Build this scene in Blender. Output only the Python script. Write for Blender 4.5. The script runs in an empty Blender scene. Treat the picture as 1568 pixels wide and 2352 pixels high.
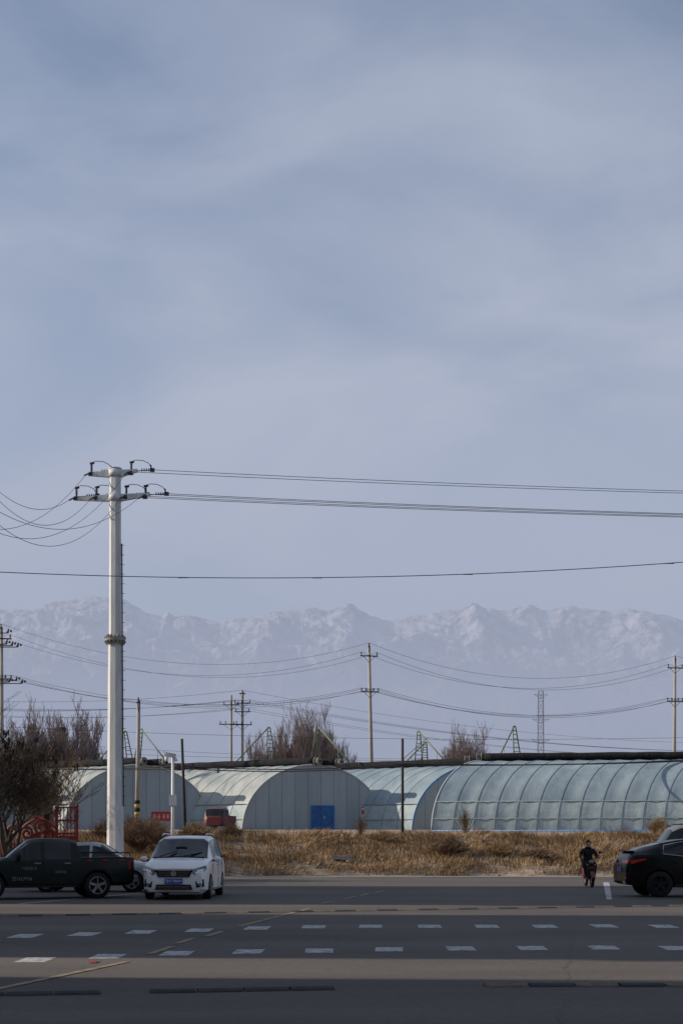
import bpy, math, random, bmesh
import numpy as np
from mathutils import Vector, Matrix, noise, Quaternion
random.seed(7); np.random.seed(7)
sc = bpy.context.scene
EYE = 1.63; F = 3267.0; CX = 784.0; HY = 1928.0
def X(u, d): return (u-CX)/F*d
def Z(v, d): return EYE+(HY-v)/F*d
def V(u, v, d): return Vector((X(u, d), d, Z(v, d)))

# ---------------------------------------------------------------- materials
def mat(name, c1, c2=None, rough=0.8, scale=3.0, bump=0.0, bscale=None, metal=0.0, detail=6, spec=0.5, ramp=(0.35, 0.65), stretch=(1, 1, 1), coat=0.0):
    m = bpy.data.materials.new(name); m.use_nodes = True
    nt = m.node_tree; N = nt.nodes; L = nt.links
    b = N['Principled BSDF']
    b.inputs['Roughness'].default_value = rough
    b.inputs['Metallic'].default_value = metal
    b.inputs['Specular IOR Level'].default_value = spec
    b.inputs['Coat Weight'].default_value = coat
    if c2 is None: c2 = tuple(v*0.86 for v in c1)
    tc = N.new('ShaderNodeTexCoord'); mp = N.new('ShaderNodeMapping')
    mp.inputs['Scale'].default_value = stretch
    L.new(tc.outputs['Object'], mp.inputs[0])
    n = N.new('ShaderNodeTexNoise'); n.inputs['Scale'].default_value = scale; n.inputs['Detail'].default_value = detail
    n.inputs['Roughness'].default_value = 0.6
    L.new(mp.outputs[0], n.inputs['Vector'])
    r = N.new('ShaderNodeValToRGB')
    r.color_ramp.elements[0].position = ramp[0]; r.color_ramp.elements[0].color = (*c2, 1)
    r.color_ramp.elements[1].position = ramp[1]; r.color_ramp.elements[1].color = (*c1, 1)
    L.new(n.outputs['Fac'], r.inputs[0]); L.new(r.outputs[0], b.inputs['Base Color'])
    if bump > 0:
        n2 = N.new('ShaderNodeTexNoise'); n2.inputs['Scale'].default_value = bscale or scale*4; n2.inputs['Detail'].default_value = 5
        L.new(mp.outputs[0], n2.inputs['Vector'])
        bp = N.new('ShaderNodeBump'); bp.inputs['Strength'].default_value = 1.0; bp.inputs['Distance'].default_value = bump
        L.new(n2.outputs['Fac'], bp.inputs['Height']); L.new(bp.outputs[0], b.inputs['Normal'])
    return m

M = {}
M['steel'] = mat('galvanised_steel', (0.60, 0.61, 0.61), (0.44, 0.45, 0.46), 0.55, 1.2, stretch=(3, 3, .6))
M['concrete'] = mat('weathered_concrete', (0.36, 0.34, 0.31), (0.24, 0.23, 0.21), 0.9, 2.5, bump=.01)
M['conc_pole'] = mat('pole_concrete', (0.34, 0.32, 0.28), (0.25, 0.235, 0.21), 0.9, 2.0, stretch=(2, 2, .5))
M['wood_dark'] = mat('tarred_wood', (0.035, 0.03, 0.028), (0.02, 0.018, 0.017), 0.9, 4)
M['black'] = mat('black_rubber', (0.016, 0.016, 0.018), (0.010, 0.010, 0.011), 0.8, 8, spec=.25)
M['insul'] = mat('dark_insulator', (0.045, 0.045, 0.05), (0.025, 0.025, 0.03), 0.6, 8)
M['wire'] = mat('wire_aluminium', (0.05, 0.05, 0.055), (0.04, 0.04, 0.04), 0.7, 8)
M['quilt'] = mat('thermal_quilt', (0.022, 0.023, 0.026), (0.012, 0.012, 0.014), 0.95, 1.6, bump=.06, bscale=4, spec=.2)
M['capw'] = mat('roll_end_felt', (0.26, 0.24, 0.22), (0.06, 0.06, 0.06), 0.9, 9)
M['panel'] = mat('grey_blue_panel', (0.29, 0.345, 0.385), (0.235, 0.285, 0.325), 0.65, 0.7, stretch=(1.5, 1.5, .25))
M['seam'] = mat('panel_seam', (0.16, 0.19, 0.22), (0.12, 0.15, 0.17), 0.7, 5)
M['filmg'] = mat('film_grey', (0.40, 0.42, 0.40), (0.26, 0.295, 0.30), 0.6, 0.9, bump=.02, bscale=3.2, stretch=(1, 1, .5), detail=9, spec=.35)
M['filmb'] = mat('film_blue', (0.27, 0.335, 0.375), (0.175, 0.235, 0.28), 0.6, 0.7, bump=.02, bscale=3.0, stretch=(1, 1, .6), detail=9, spec=.35)
M['filmskirt'] = mat('film_skirt', (0.34, 0.40, 0.42), (0.23, 0.30, 0.33), 0.6, 1.3, bump=.02, bscale=4, detail=9, spec=.35)
M['rib'] = mat('rib_tube', (0.19, 0.24, 0.265), (0.13, 0.16, 0.18), 0.7, 3)  # grey-blue colour of the film ribs and side rails
M['whitetrim'] = mat('white_trim', (0.5, 0.52, 0.53), None, 0.6, 3)
M['bluetrim'] = mat('blue_trim', (0.03, 0.20, 0.50), (0.02, 0.15, 0.4), 0.5, 3)
M['bluedoor'] = mat('blue_door', (0.012, 0.11, 0.36), (0.01, 0.06, 0.20), 0.6, 1.8)
M['red'] = mat('red_paint', (0.24, 0.020, 0.018), (0.14, 0.013, 0.012), 0.6, 3)
M['redflag'] = mat('red_banner', (0.36, 0.03, 0.035), (0.25, 0.02, 0.03), 0.8, 3)
M['white'] = mat('white_paint', (0.72, 0.72, 0.72), (0.62, 0.62, 0.62), 0.5, 3)
M['green'] = mat('olive_steel', (0.13, 0.17, 0.07), (0.09, 0.115, 0.055), 0.6, 6)
M['yellow'] = mat('yellow_paint', (0.45, 0.30, 0.05), (0.3, 0.2, 0.04), 0.7, 5)
M['carwhite'] = mat('white_car_paint', (0.76, 0.77, 0.78), (0.68, 0.69, 0.70), 0.3, 1.0, coat=.4)
M['carsilver'] = mat('silver_car_paint', (0.36, 0.37, 0.38), (0.32, 0.33, 0.34), 0.35, 1.0, metal=.4, coat=.3)
M['cargreen'] = mat('dark_green_paint', (0.004, 0.011, 0.010), (0.007, 0.012, 0.011), 0.35, 1.0, spec=.25)
M['carblack'] = mat('black_car_paint', (0.003, 0.003, 0.004), (0.005, 0.005, 0.006), 0.25, 1.0, spec=.2)
M['cargrey'] = mat('grey_van_paint', (0.16, 0.175, 0.19), (0.12, 0.13, 0.145), 0.4, 1.0, coat=.2)
M['cardred'] = mat('dull_red_paint', (0.12, 0.016, 0.020), (0.08, 0.011, 0.014), 0.5, 2.0)
M['glass'] = mat('tinted_glass', (0.010, 0.012, 0.014), (0.015, 0.018, 0.02), 0.08, 1.0, spec=.35)
M['chrome'] = mat('chrome', (0.6, 0.6, 0.62), (0.5, 0.5, 0.52), 0.22, 2, metal=1)
M['rim'] = mat('alloy_rim', (0.26, 0.26, 0.27), (0.18, 0.18, 0.19), 0.45, 4, metal=.6)
M['lamp'] = mat('headlamp', (0.22, 0.24, 0.27), (0.05, 0.055, 0.065), 0.1, 14, spec=.8)
M['tail'] = mat('tail_lamp', (0.50, 0.02, 0.015), (0.30, 0.01, 0.01), 0.2, 8)
M['orange'] = mat('orange_reflector', (0.7, 0.18, 0.03), None, 0.3, 8)
M['plate'] = mat('plate_blue', (0.01, 0.09, 0.42), (0.01, 0.07, 0.35), 0.4, 8)
M['skin'] = mat('skin', (0.42, 0.26, 0.19), (0.36, 0.21, 0.15), 0.6, 12)
M['jacket'] = mat('black_jacket', (0.012, 0.011, 0.013), (0.022, 0.020, 0.023), 0.9, 9, bump=.01, spec=.2)
M['trouser'] = mat('dark_trousers', (0.010, 0.011, 0.016), (0.017, 0.018, 0.024), 0.9, 9, spec=.2)
M['hair'] = mat('black_hair', (0.010, 0.008, 0.008), None, 0.7, 20, spec=.2)
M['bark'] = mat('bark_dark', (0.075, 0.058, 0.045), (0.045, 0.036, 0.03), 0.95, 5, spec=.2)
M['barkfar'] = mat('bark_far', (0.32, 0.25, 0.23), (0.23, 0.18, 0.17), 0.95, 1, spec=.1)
M['pod'] = mat('seed_pods', (0.035, 0.025, 0.02), None, 0.9, 5)
M['grass'] = mat('dry_grass', (0.42, 0.30, 0.175), (0.18, 0.12, 0.07), 0.95, 0.9, detail=9, ramp=(.36, .64), spec=.15)
M['grass2'] = mat('dead_weeds', (0.27, 0.185, 0.12), (0.13, 0.085, 0.06), 0.95, 1.5, spec=.15)
M['nest'] = mat('nest_twigs', (0.05, 0.04, 0.035), None, 0.95, 9)
M['hazesteel'] = mat('hazed_pylon_steel', (0.36, 0.37, 0.41), (0.32, 0.33, 0.37), 0.7, .2)  # distance haze is put into this pale grey-blue steel colour
M['wall'] = mat('rendered_wall', (0.34, 0.30, 0.25), (0.26, 0.23, 0.20), 0.9, .5, bump=.01)
M['winframe'] = mat('window_frame', (0.5, 0.5, 0.5), None, 0.5, 3)
M['linewhite'] = mat('road_line_white', (0.42, 0.42, 0.43), (0.18, 0.18, 0.18), 0.85, 7, ramp=(.40, .54), detail=9)
M['lineyellow'] = mat('road_line_yellow', (0.30, 0.22, 0.11), (0.13, 0.11, 0.08), 0.8, 6, ramp=(.42, .6), detail=9)
M['bumpb'] = mat('bump_black', (0.022, 0.023, 0.029), (0.045, 0.042, 0.042), 0.85, 5, spec=.2)
M['bumpy'] = mat('bump_yellow', (0.16, 0.13, 0.085), (0.08, 0.07, 0.06), 0.85, 5, spec=.2)
M['tar'] = mat('tar_crack', (0.045, 0.043, 0.042), (0.075, 0.07, 0.065), 0.85, 3, ramp=(.4, .6))
M['redpaper'] = mat('red_paper', (0.22, 0.03, 0.03), None, 0.8, 5)

# ---------------------------------------------------------------- mesh builder
class MB:
    def __init__(s): s.v = []; s.f = []; s.m = []; s.sm = []
    def add(s, vs, fs, mi=0, smooth=False):
        o = len(s.v); s.v += [tuple(p) for p in vs]
        for f in fs: s.f.append([i+o for i in f]); s.m.append(mi); s.sm.append(smooth)
    def box(s, c, size, mi=0, rot=None, taper=1.0):
        x, y, z = [k/2 for k in size]; c = Vector(c)
        P = []
        for dz in (-1, 1):
            t = taper if dz > 0 else 1.0
            for dx, dy in ((-1, -1), (1, -1), (1, 1), (-1, 1)):
                p = Vector((dx*x*t, dy*y*t, dz*z))
                if rot is not None: p = rot @ p
                P.append(c+p)
        s.add(P, [(0, 3, 2, 1), (4, 5, 6, 7), (0, 1, 5, 4), (1, 2, 6, 5), (2, 3, 7, 6), (3, 0, 4, 7)], mi)
    def beam(s, a, b, w, h, mi=0, w2=None, h2=None):
        a = Vector(a); b = Vector(b); d = (b-a).normalized()
        up = Vector((0, 0, 1)) if abs(d.z) < .9 else Vector((0, 1, 0))
        r = d.cross(up).normalized(); u = r.cross(d)
        w2 = w if w2 is None else w2; h2 = h if h2 is None else h2
        P = [a-r*w/2-u*h/2, a+r*w/2-u*h/2, a+r*w/2+u*h/2, a-r*w/2+u*h/2,
             b-r*w2/2-u*h2/2, b+r*w2/2-u*h2/2, b+r*w2/2+u*h2/2, b-r*w2/2+u*h2/2]
        s.add(P, [(0, 1, 2, 3), (7, 6, 5, 4), (0, 4, 5, 1), (1, 5, 6, 2), (2, 6, 7, 3), (3, 7, 4, 0)], mi)
    def tube(s, pts, rad, sides=6, mi=0, cap=True, smooth=True, phase=0.0):
        pts = [Vector(p) for p in pts]; n = len(pts)
        if not hasattr(rad, '__len__'): rad = [rad]*n
        P = []; prev = None
        for i, p in enumerate(pts):
            d = (pts[min(i+1, n-1)]-pts[max(i-1, 0)])
            d = d.normalized() if d.length > 1e-9 else Vector((0, 0, 1))
            if prev is None:
                a = Vector((1, 0, 0)) if abs(d.x) < .9 else Vector((0, 1, 0))
            else: a = prev
            r = (a-d*a.dot(d))
            if r.length < 1e-6: r = d.orthogonal()
            r.normalize(); prev = r; u = d.cross(r)
            for k in range(sides):
                t = 2*math.pi*k/sides+phase
                P.append(p+(r*math.cos(t)+u*math.sin(t))*rad[i])
        fs = []
        for i in range(n-1):
            for k in range(sides):
                k2 = (k+1) % sides
                fs.append((i*sides+k, i*sides+k2, (i+1)*sides+k2, (i+1)*sides+k))
        s.add(P, fs, mi, smooth)
        if cap:
            o = len(s.v)-n*sides
            s.f.append([o+k for k in reversed(range(sides))]); s.m.append(mi); s.sm.append(False)
            s.f.append([o+(n-1)*sides+k for k in range(sides)]); s.m.append(mi); s.sm.append(False)
    def cyl(s, a, b, r, r2=None, sides=12, mi=0):
        s.tube([a, b], [r, r if r2 is None else r2], sides, mi)
    def ball(s, c, r, mi=0, seg=12, rings=8, sc_=(1, 1, 1)):
        P = []; c = Vector(c)
        for i in range(rings+1):
            th = math.pi*i/rings
            for k in range(seg):
                ph = 2*math.pi*k/seg
                P.append(c+Vector((r*sc_[0]*math.sin(th)*math.cos(ph), r*sc_[1]*math.sin(th)*math.sin(ph), r*sc_[2]*math.cos(th))))
        fs = []
        for i in range(rings):
            for k in range(seg):
                k2 = (k+1) % seg
                fs.append((i*seg+k, (i+1)*seg+k, (i+1)*seg+k2, i*seg+k2))
        s.add(P, fs, mi, True)
    def obj(s, name, mats, parent=None, loc=None, rotz=None):
        me = bpy.data.meshes.new(name); me.from_pydata(s.v, [], s.f)
        for k in (mats if isinstance(mats, (list, tuple)) else [mats]): me.materials.append(k)
        me.polygons.foreach_set('material_index', s.m)
        me.polygons.foreach_set('use_smooth', s.sm)
        me.update()
        o = bpy.data.objects.new(name, me); sc.collection.objects.link(o)
        if parent: o.parent = parent
        if loc is not None: o.location = loc
        if rotz is not None: o.rotation_euler = (0, 0, rotz)
        return o
def empty(name, loc=(0, 0, 0), rotz=0):
    e = bpy.data.objects.new(name, None); sc.collection.objects.link(e)
    e.location = loc; e.rotation_euler = (0, 0, rotz); e.empty_display_size = .3
    return e
def text(name, body, size, loc, rot, m, parent=None, ext=0.002, align='CENTER'):
    c = bpy.data.curves.new(name, 'FONT'); c.body = body; c.size = size; c.align_x = align; c.align_y = 'CENTER'
    c.extrude = ext; c.materials.append(m)
    o = bpy.data.objects.new(name, c); sc.collection.objects.link(o)
    o.location = loc; o.rotation_euler = rot
    if parent: o.parent = parent
    return o
def sagpts(a, b, sag, n=28):
    a = Vector(a); b = Vector(b)
    return [a.lerp(b, t/n)-Vector((0, 0, sag*4*(t/n)*(1-t/n))) for t in range(n+1)]

# ---------------------------------------------------------------- sun + sky
EL = math.radians(25); AZ = math.radians(3)
S = Vector((-math.cos(EL)*math.cos(AZ), math.cos(EL)*math.sin(AZ), math.sin(EL)))
sl = bpy.data.lights.new('sun', 'SUN'); sl.energy = 5.0; sl.angle = math.radians(.55); sl.color = (1.0, .87, .71)
so = bpy.data.objects.new('sun', sl); sc.collection.objects.link(so)
so.rotation_euler = S.to_track_quat('Z', 'Y').to_euler()

w = bpy.data.worlds.new('World'); sc.world = w; w.use_nodes = True
nt = w.node_tree; N = nt.nodes; L = nt.links
bg = N['Background']
sky = N.new('ShaderNodeTexSky'); sky.sky_type = 'NISHITA'; sky.sun_disc = False
sky.sun_elevation = EL; sky.sun_rotation = math.radians(-87); sky.air_density = 1.0; sky.dust_density = 0.8; sky.ozone_density = 1.8
bg.inputs['Strength'].default_value = 0.12
tc = N.new('ShaderNodeTexCoord')
mp = N.new('ShaderNodeMapping'); mp.inputs['Scale'].default_value = (1.5, 1.5, 4.0); mp.inputs['Rotation'].default_value = (0.0, math.radians(-20), 0)
mp.inputs['Location'].default_value = (3.1, 1.7, .4)
L.new(tc.outputs['Generated'], mp.inputs[0])
n1 = N.new('ShaderNodeTexNoise'); n1.inputs['Scale'].default_value = 1.9; n1.inputs['Detail'].default_value = 7; n1.inputs['Roughness'].default_value = .5
n1.inputs['Distortion'].default_value = .5
L.new(mp.outputs[0], n1.inputs['Vector'])
mr = N.new('ShaderNodeMapRange'); mr.inputs['From Min'].default_value = .36; mr.inputs['From Max'].default_value = .64
mr.inputs['To Min'].default_value = .12; mr.inputs['To Max'].default_value = .90
L.new(n1.outputs['Fac'], mr.inputs['Value'])
sx = N.new('ShaderNodeSeparateXYZ'); L.new(tc.outputs['Generated'], sx.inputs[0])
m2 = N.new('ShaderNodeMapRange'); m2.inputs['From Min'].default_value = 0.0; m2.inputs['From Max'].default_value = .5
m2.inputs['To Min'].default_value = .65; m2.inputs['To Max'].default_value = -.16
L.new(sx.outputs['Z'], m2.inputs['Value'])
ma_ = N.new('ShaderNodeMath'); ma_.operation = 'ADD'; ma_.use_clamp = True
L.new(mr.outputs[0], ma_.inputs[0]); L.new(m2.outputs[0], ma_.inputs[1])
mx = N.new('ShaderNodeMix'); mx.data_type = 'RGBA'
L.new(ma_.outputs[0], mx.inputs['Factor']); L.new(sky.outputs[0], mx.inputs['A'])
mx.inputs['B'].default_value = (4.25, 4.65, 5.55, 1)
L.new(mx.outputs['Result'], bg.inputs['Color'])

# ---------------------------------------------------------------- haze layer (thin atmosphere over the plain)
hz = MB(); hz.box((0, 25300, 775), (140000, 50000, 1650))
hm = bpy.data.materials.new('haze_air'); hm.use_nodes = True
t = hm.node_tree; t.nodes.remove(t.nodes['Principled BSDF']); out = t.nodes['Material Output']
SIG = 0.000165
va = t.nodes.new('ShaderNodeVolumeAbsorption'); va.inputs['Color'].default_value = (0, 0, 0, 1); va.inputs['Density'].default_value = SIG
ve = t.nodes.new('ShaderNodeEmission'); ve.inputs['Color'].default_value = (0.355, 0.395, 0.52, 1); ve.inputs['Strength'].default_value = SIG
ad = t.nodes.new('ShaderNodeAddShader'); t.links.new(va.outputs[0], ad.inputs[0]); t.links.new(ve.outputs[0], ad.inputs[1])
t.links.new(ad.outputs[0], out.inputs['Volume'])
hz.obj('haze', hm)

# ---------------------------------------------------------------- mountains
prof = [(-3000, 1420), (-1500, 1400), (-600, 1425), (-200, 1410), (0, 1402), (60, 1405), (110, 1390), (160, 1380), (200, 1370), (245, 1374), (285, 1380), (310, 1395), (350, 1412), (375, 1420), (387, 1408), (402, 1420), (440, 1416), (480, 1425), (510, 1430), (560, 1425), (600, 1412), (640, 1405), (690, 1400), (720, 1391), (750, 1401), (765, 1400), (790, 1388), (812, 1387), (830, 1402), (850, 1412), (900, 1422), (950, 1412), (1000, 1405), (1030, 1402), (1050, 1405), (1083, 1387), (1110, 1396), (1160, 1400), (1215, 1390), (1245, 1400), (1280, 1395), (1310, 1390), (1350, 1397), (1400, 1405), (1440, 1400), (1490, 1408), (1530, 1418), (1568, 1425), (1900, 1410), (2600, 1430), (4500, 1400)]
pu = [X(p[0], 20000) for p in prof]; pz = [Z(p[1], 20000) for p in prof]
xs = np.concatenate([np.linspace(-20000, -5300, 90)[:-1], np.linspace(-5300, 5300, 560), np.linspace(5300, 20000, 90)[1:]])
vs = np.concatenate([np.linspace(-.35, 0, 8)[:-1], np.linspace(0, 1.0, 210)])
verts = []
for v in vs:
    for x in xs:
        cz = float(np.interp(x, pu, pz))
        y = 20000-9000*v
        wob = noise.noise(Vector((x/3000, 2.2, y/3000)))
        rg = noise.ridged_multi_fractal(Vector((x/1500+wob*.5, y/2300, .3)), .9, 2.2, 8, 1.0, 2.0)
        if v <= 0:
            h = cz*(1+v*1.2)+(rg-1.0)*30
        else:
            e = (1-v)**1.35
            amp = min(1, v/.07)
            h = cz*e + (rg-1.15)*430*amp*(1-v)**.5
            h += 330*math.exp(-((v-.40)/.11)**2)*(0.5+1.2*noise.noise(Vector((x/1500, 7.7, 0))))
            h -= amp*100
            h = h*min(1, (1-v)/.12)
        h += noise.fractal(Vector((x/260, y/260, 5)), 1.0, 2.0, 4)*34
        verts.append((x, y, h-8 if v > .98 else h))
nx = len(xs); fs = []
for j in range(len(vs)-1):
    for i in range(nx-1):
        a = j*nx+i; fs.append((a, a+nx, a+nx+1, a+1))
mb = MB(); mb.add(verts, fs, 0, True)
mm = bpy.data.materials.new('snowy_rock'); mm.use_nodes = True
t = mm.node_tree; b = t.nodes['Principled BSDF']; b.inputs['Roughness'].default_value = 1; b.inputs['Specular IOR Level'].default_value = 0
ge = t.nodes.new('ShaderNodeNewGeometry'); sp = t.nodes.new('ShaderNodeSeparateXYZ'); t.links.new(ge.outputs['Position'], sp.inputs[0])
nn = t.nodes.new('ShaderNodeTexNoise'); nn.inputs['Scale'].default_value = .0038; nn.inputs['Detail'].default_value = 12; nn.inputs['Roughness'].default_value = .78
t.links.new(ge.outputs['Position'], nn.inputs['Vector'])
ma = t.nodes.new('ShaderNodeMapRange'); ma.inputs['From Min'].default_value = 700; ma.inputs['From Max'].default_value = 3000; ma.inputs['To Min'].default_value = -.20; ma.inputs['To Max'].default_value = .07
t.links.new(sp.outputs['Z'], ma.inputs['Value'])
ad = t.nodes.new('ShaderNodeMath'); ad.operation = 'ADD'; t.links.new(nn.outputs['Fac'], ad.inputs[0]); t.links.new(ma.outputs[0], ad.inputs[1])
cr = t.nodes.new('ShaderNodeValToRGB'); cr.color_ramp.elements[0].position = .47; cr.color_ramp.elements[0].color = (.11, .095, .085, 1)
cr.color_ramp.elements[1].position = .63; cr.color_ramp.elements[1].color = (.50, .50, .52, 1)
t.links.new(ad.outputs[0], cr.inputs[0]); t.links.new(cr.outputs[0], b.inputs['Base Color'])
n3 = t.nodes.new('ShaderNodeTexNoise'); n3.inputs['Scale'].default_value = .006; n3.inputs['Detail'].default_value = 10; n3.inputs['Roughness'].default_value = .65
try: n3.noise_type = 'RIDGED_MULTIFRACTAL'
except Exception: pass
t.links.new(ge.outputs['Position'], n3.inputs['Vector'])
bp = t.nodes.new('ShaderNodeBump'); bp.inputs['Strength'].default_value = 1; bp.inputs['Distance'].default_value = 60
t.links.new(n3.outputs['Fac'], bp.inputs['Height']); t.links.new(bp.outputs[0], b.inputs['Normal'])
mb.obj('mountains', mm)

# ---------------------------------------------------------------- ground
def bank(x, y):
    if y < 63.2: return -.012
    px = [63.2, 64.2, 66.5, 68.2, 70.2, 72.3, 75.0, 80, 88]; pz_ = [-.012, .34, .74, .80, 1.22, 1.52, 1.66, 1.85, 2.2]
    z = float(np.interp(y+.7*noise.noise(Vector((x*.25, 3, 0))), px, pz_))
    k = min(1, (y-63.2)/1.5)*max(0, min(1, (86-y)/10))
    z += k*(noise.noise(Vector((x*.35, y*.5, 1)))*.30+noise.noise(Vector((x*1.3, y*1.6, 4)))*.14)
    if y > 90: z = 2.26
    return z
gx = list(np.concatenate([[-70000, -9000, -1500, -300, -90], np.arange(-48, 48.01, .4), [90, 300, 1500, 9000, 70000]]))
gy = list(np.concatenate([[-70000, -6000, -600, -120, -40, -10, 20, 45, 60], np.arange(62.8, 80, .35), [82, 86, 92, 110, 150, 300, 800, 3000, 9000, 30000, 70000]]))
gv = []
for y in gy:
    for x in gx:
        z = bank(x, y) if abs(x) < 60 else (-.012 if y < 63.2 else 2.26 if y > 76 else 2.26*(y-63.2)/12.8)
        gv.append((x, y, z))
n = len(gx); gf = []
for j in range(len(gy)-1):
    for i in range(n-1): a = j*n+i; gf.append((a, a+1, a+n+1, a+n))
mb = MB(); mb.add(gv, gf, 0, True)
M['dirt'] = mat('dry_earth', (0.33, 0.26, 0.195), (0.16, 0.12, 0.085), 0.95, .8, bump=.12, bscale=2.5, detail=9)
mb.obj('ground', M['dirt'])

# road
def asphalt():
    m = mat('asphalt', (0.116, 0.103, 0.092), (0.074, 0.066, 0.060), 0.9, .22, bump=.004, bscale=60, detail=9, stretch=(.5, 1.6, 1), spec=.3)
    t = m.node_tree; b = t.nodes['Principled BSDF']; r = [k for k in t.nodes if k.type == 'VALTORGB'][0]
    tc = t.nodes.new('ShaderNodeTexCoord')
    n = t.nodes.new('ShaderNodeTexNoise'); n.inputs['Scale'].default_value = 9; n.inputs['Detail'].default_value = 8; n.inputs['Roughness'].default_value = .8
    t.links.new(tc.outputs['Object'], n.inputs['Vector'])
    mr = t.nodes.new('ShaderNodeMapRange'); mr.inputs['From Min'].default_value = .3; mr.inputs['From Max'].default_value = .7; mr.inputs['To Min'].default_value = .72; mr.inputs['To Max'].default_value = 1.22
    t.links.new(n.outputs['Fac'], mr.inputs['Value'])
    mx = t.nodes.new('ShaderNodeVectorMath'); mx.operation = 'SCALE'; t.links.new(r.outputs[0], mx.inputs[0]); t.links.new(mr.outputs[0], mx.inputs['Scale'])
    t.links.new(mx.outputs[0], b.inputs['Base Color'])
    return m
M['asphalt'] = asphalt()
mb = MB(); mb.add([(-90, -8, 0), (90, -8, 0), (90, 63.0, 0), (-90, 63.0, 0)], [(0, 1, 2, 3)])
mb.obj('road', M['asphalt'])
M['verge'] = mat('dusty_edge', (0.24, 0.22, 0.19), (0.17, 0.155, 0.135), .9, 1.2)
mb = MB()
q = []; k = []
for i in range(121):
    x = -30+.5*i
    q += [(x, 61.2+.7*noise.noise(Vector((x*.5, 0, 0))), .004), (x, 63.5, .004)]
for i in range(120): k.append((2*i, 2*i+2, 2*i+3, 2*i+1))
mb.add(q, k); mb.obj('road_verge', M['verge'])
# pavement with kerb at left
mb = MB(); mb.box((-30, 59.2, .06), (42, 7.6, .12)); mb.box((-8.9, 59.2, .07), (.18, 7.7, .15), 1); mb.box((-30, 55.3, .07), (42.3, .18, .15), 1)
mb.obj('pavement', [M['concrete'], M['whitetrim']])

# markings ----------------------------------------------------
def gd(v): return F*EYE/(v-HY)
def sheet(mb, pts, z, mi=0):
    mb.add([(p[0], p[1], z) for p in pts], [tuple(range(len(pts)))], mi)
mb = MB()
r1 = [(-215, 2158), (-80, 2154), (57, 2150), (195, 2146), (323, 2141), (457, 2137), (591, 2132), (719, 2129), (851, 2128), (985, 2128), (1117, 2128), (1250, 2128), (1385, 2127), (1520, 2128), (1655, 2128)]
r2 = [(-90, 2214), (80, 2205), (245, 2197), (405, 2190), (570, 2186), (730, 2184), (893, 2181), (1055, 2179), (1220, 2178), (1385, 2177), (1550, 2178), (1715, 2178)]
for row, dep, wd in ((r1, .95, .43), (r2, .80, .41)):
    for u, v in row:
        d = gd(v); x = X(u, d); j = random.uniform(-.02, .02)
        sheet(mb, [(x-wd/2+j, d-dep/2), (x+wd/2+j, d-dep/2+.02), (x+wd/2+.02, d+dep/2), (x-wd/2+.02, d+dep/2)], .004)
d0, d1 = gd(2066), gd(2027)
sheet(mb, [(X(1392, d0), d0), (X(1400, d0)+.05, d0), (X(1391, d1)+.12, d1), (X(1384, d1), d1)], .004)
sheet(mb, [(-8.2, 36.0), (-8.05, 36.0), (-6.0, 43), (-6.15, 43)], .004)
mb.obj('crosswalk_markings', M['linewhite'])
mb = MB()
ylw = [((-60, 2284), (290, 2210)), ((342, 2192), (395, 2175)), ((405, 2168), (445, 2156)), ((475, 2151), (510, 2140)), ((550, 2128), (712, 2087)), ((738, 2076), (765, 2070)), ((790, 2065), (816, 2059)), ((826, 2058), (845, 2053)), ((862, 2051), (880, 2046))]
for (u0, v0), (u1, v1) in ylw:
    a, b_ = gd(v0), gd(v1); xa, xb = X(u0, a), X(u1, b_)
    sheet(mb, [(xa-.06, a), (xa+.06, a), (xb+.06, b_), (xb-.06, b_)], .008)
mb.obj('centre_line', M['lineyellow'])
# tar cracks
mb = MB()
pts = [(1318, 2095), (1322, 2110), (1312, 2135), (1318, 2150), (1308, 2178), (1312, 2200), (1300, 2225), (1304, 2250), (1292, 2290), (1285, 2350)]
P = [Vector((X(u, gd(v)), gd(v), 0)) for u, v in pts]
P2 = [P[0]]
for a, b_ in zip(P, P[1:]):
    for k in range(1, 6):
        c = a.lerp(b_, k/5); P2.append(c+Vector((random.uniform(-.05, .05), 0, 0)))
for a, b_ in zip(P2, P2[1:]): sheet(mb, [(a.x-.007, a.y), (a.x+.007, a.y), (b_.x+.007, b_.y), (b_.x-.007, b_.y)], .0025)
mb.obj('road_crack', M['tar'])
# speed bumps
def bump(name, ends, seg, mats, gaps=()):
    (u0, v0), (u1, v1) = ends; a = Vector((X(u0, gd(v0)), gd(v0), 0)); b_ = Vector((X(u1, gd(v1)), gd(v1), 0))
    n = int((b_-a).length/seg); mb = MB(); dr = (b_-a).normalized(); nr = Vector((-dr.y, dr.x, 0))
    for i in range(n):
        if i in gaps: continue
        p = a+dr*(seg*i+.01); q = a+dr*(seg*(i+1)-.02)
        pr = [(-.15, .004), (-.11, .018), (-.03, .03), (.03, .03), (.11, .018), (.15, .004)]
        vv = [p+nr*s+Vector((0, 0, z)) for s, z in pr]+[q+nr*s+Vector((0, 0, z)) for s, z in pr]
        mb.add(vv, [(k, k+1, k+7, k+6) for k in range(5)]+[(5, 4, 3, 2, 1, 0), (6, 7, 8, 9, 10, 11)], i % 2)
    mb.obj(name, mats)
bump('speed_bump', ((-300, 2110), (2000, 2074)), .5, [M['bumpb'], M['bumpy']])
bump('speed_bump', ((-100, 2287), (868, 2269)), .5, [M['bumpb'], M['bumpb']], (3, ))
bump('speed_bump', ((1110, 2264), (1900, 2264)), .5, [M['bumpy'], M['bumpb']])
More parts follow.
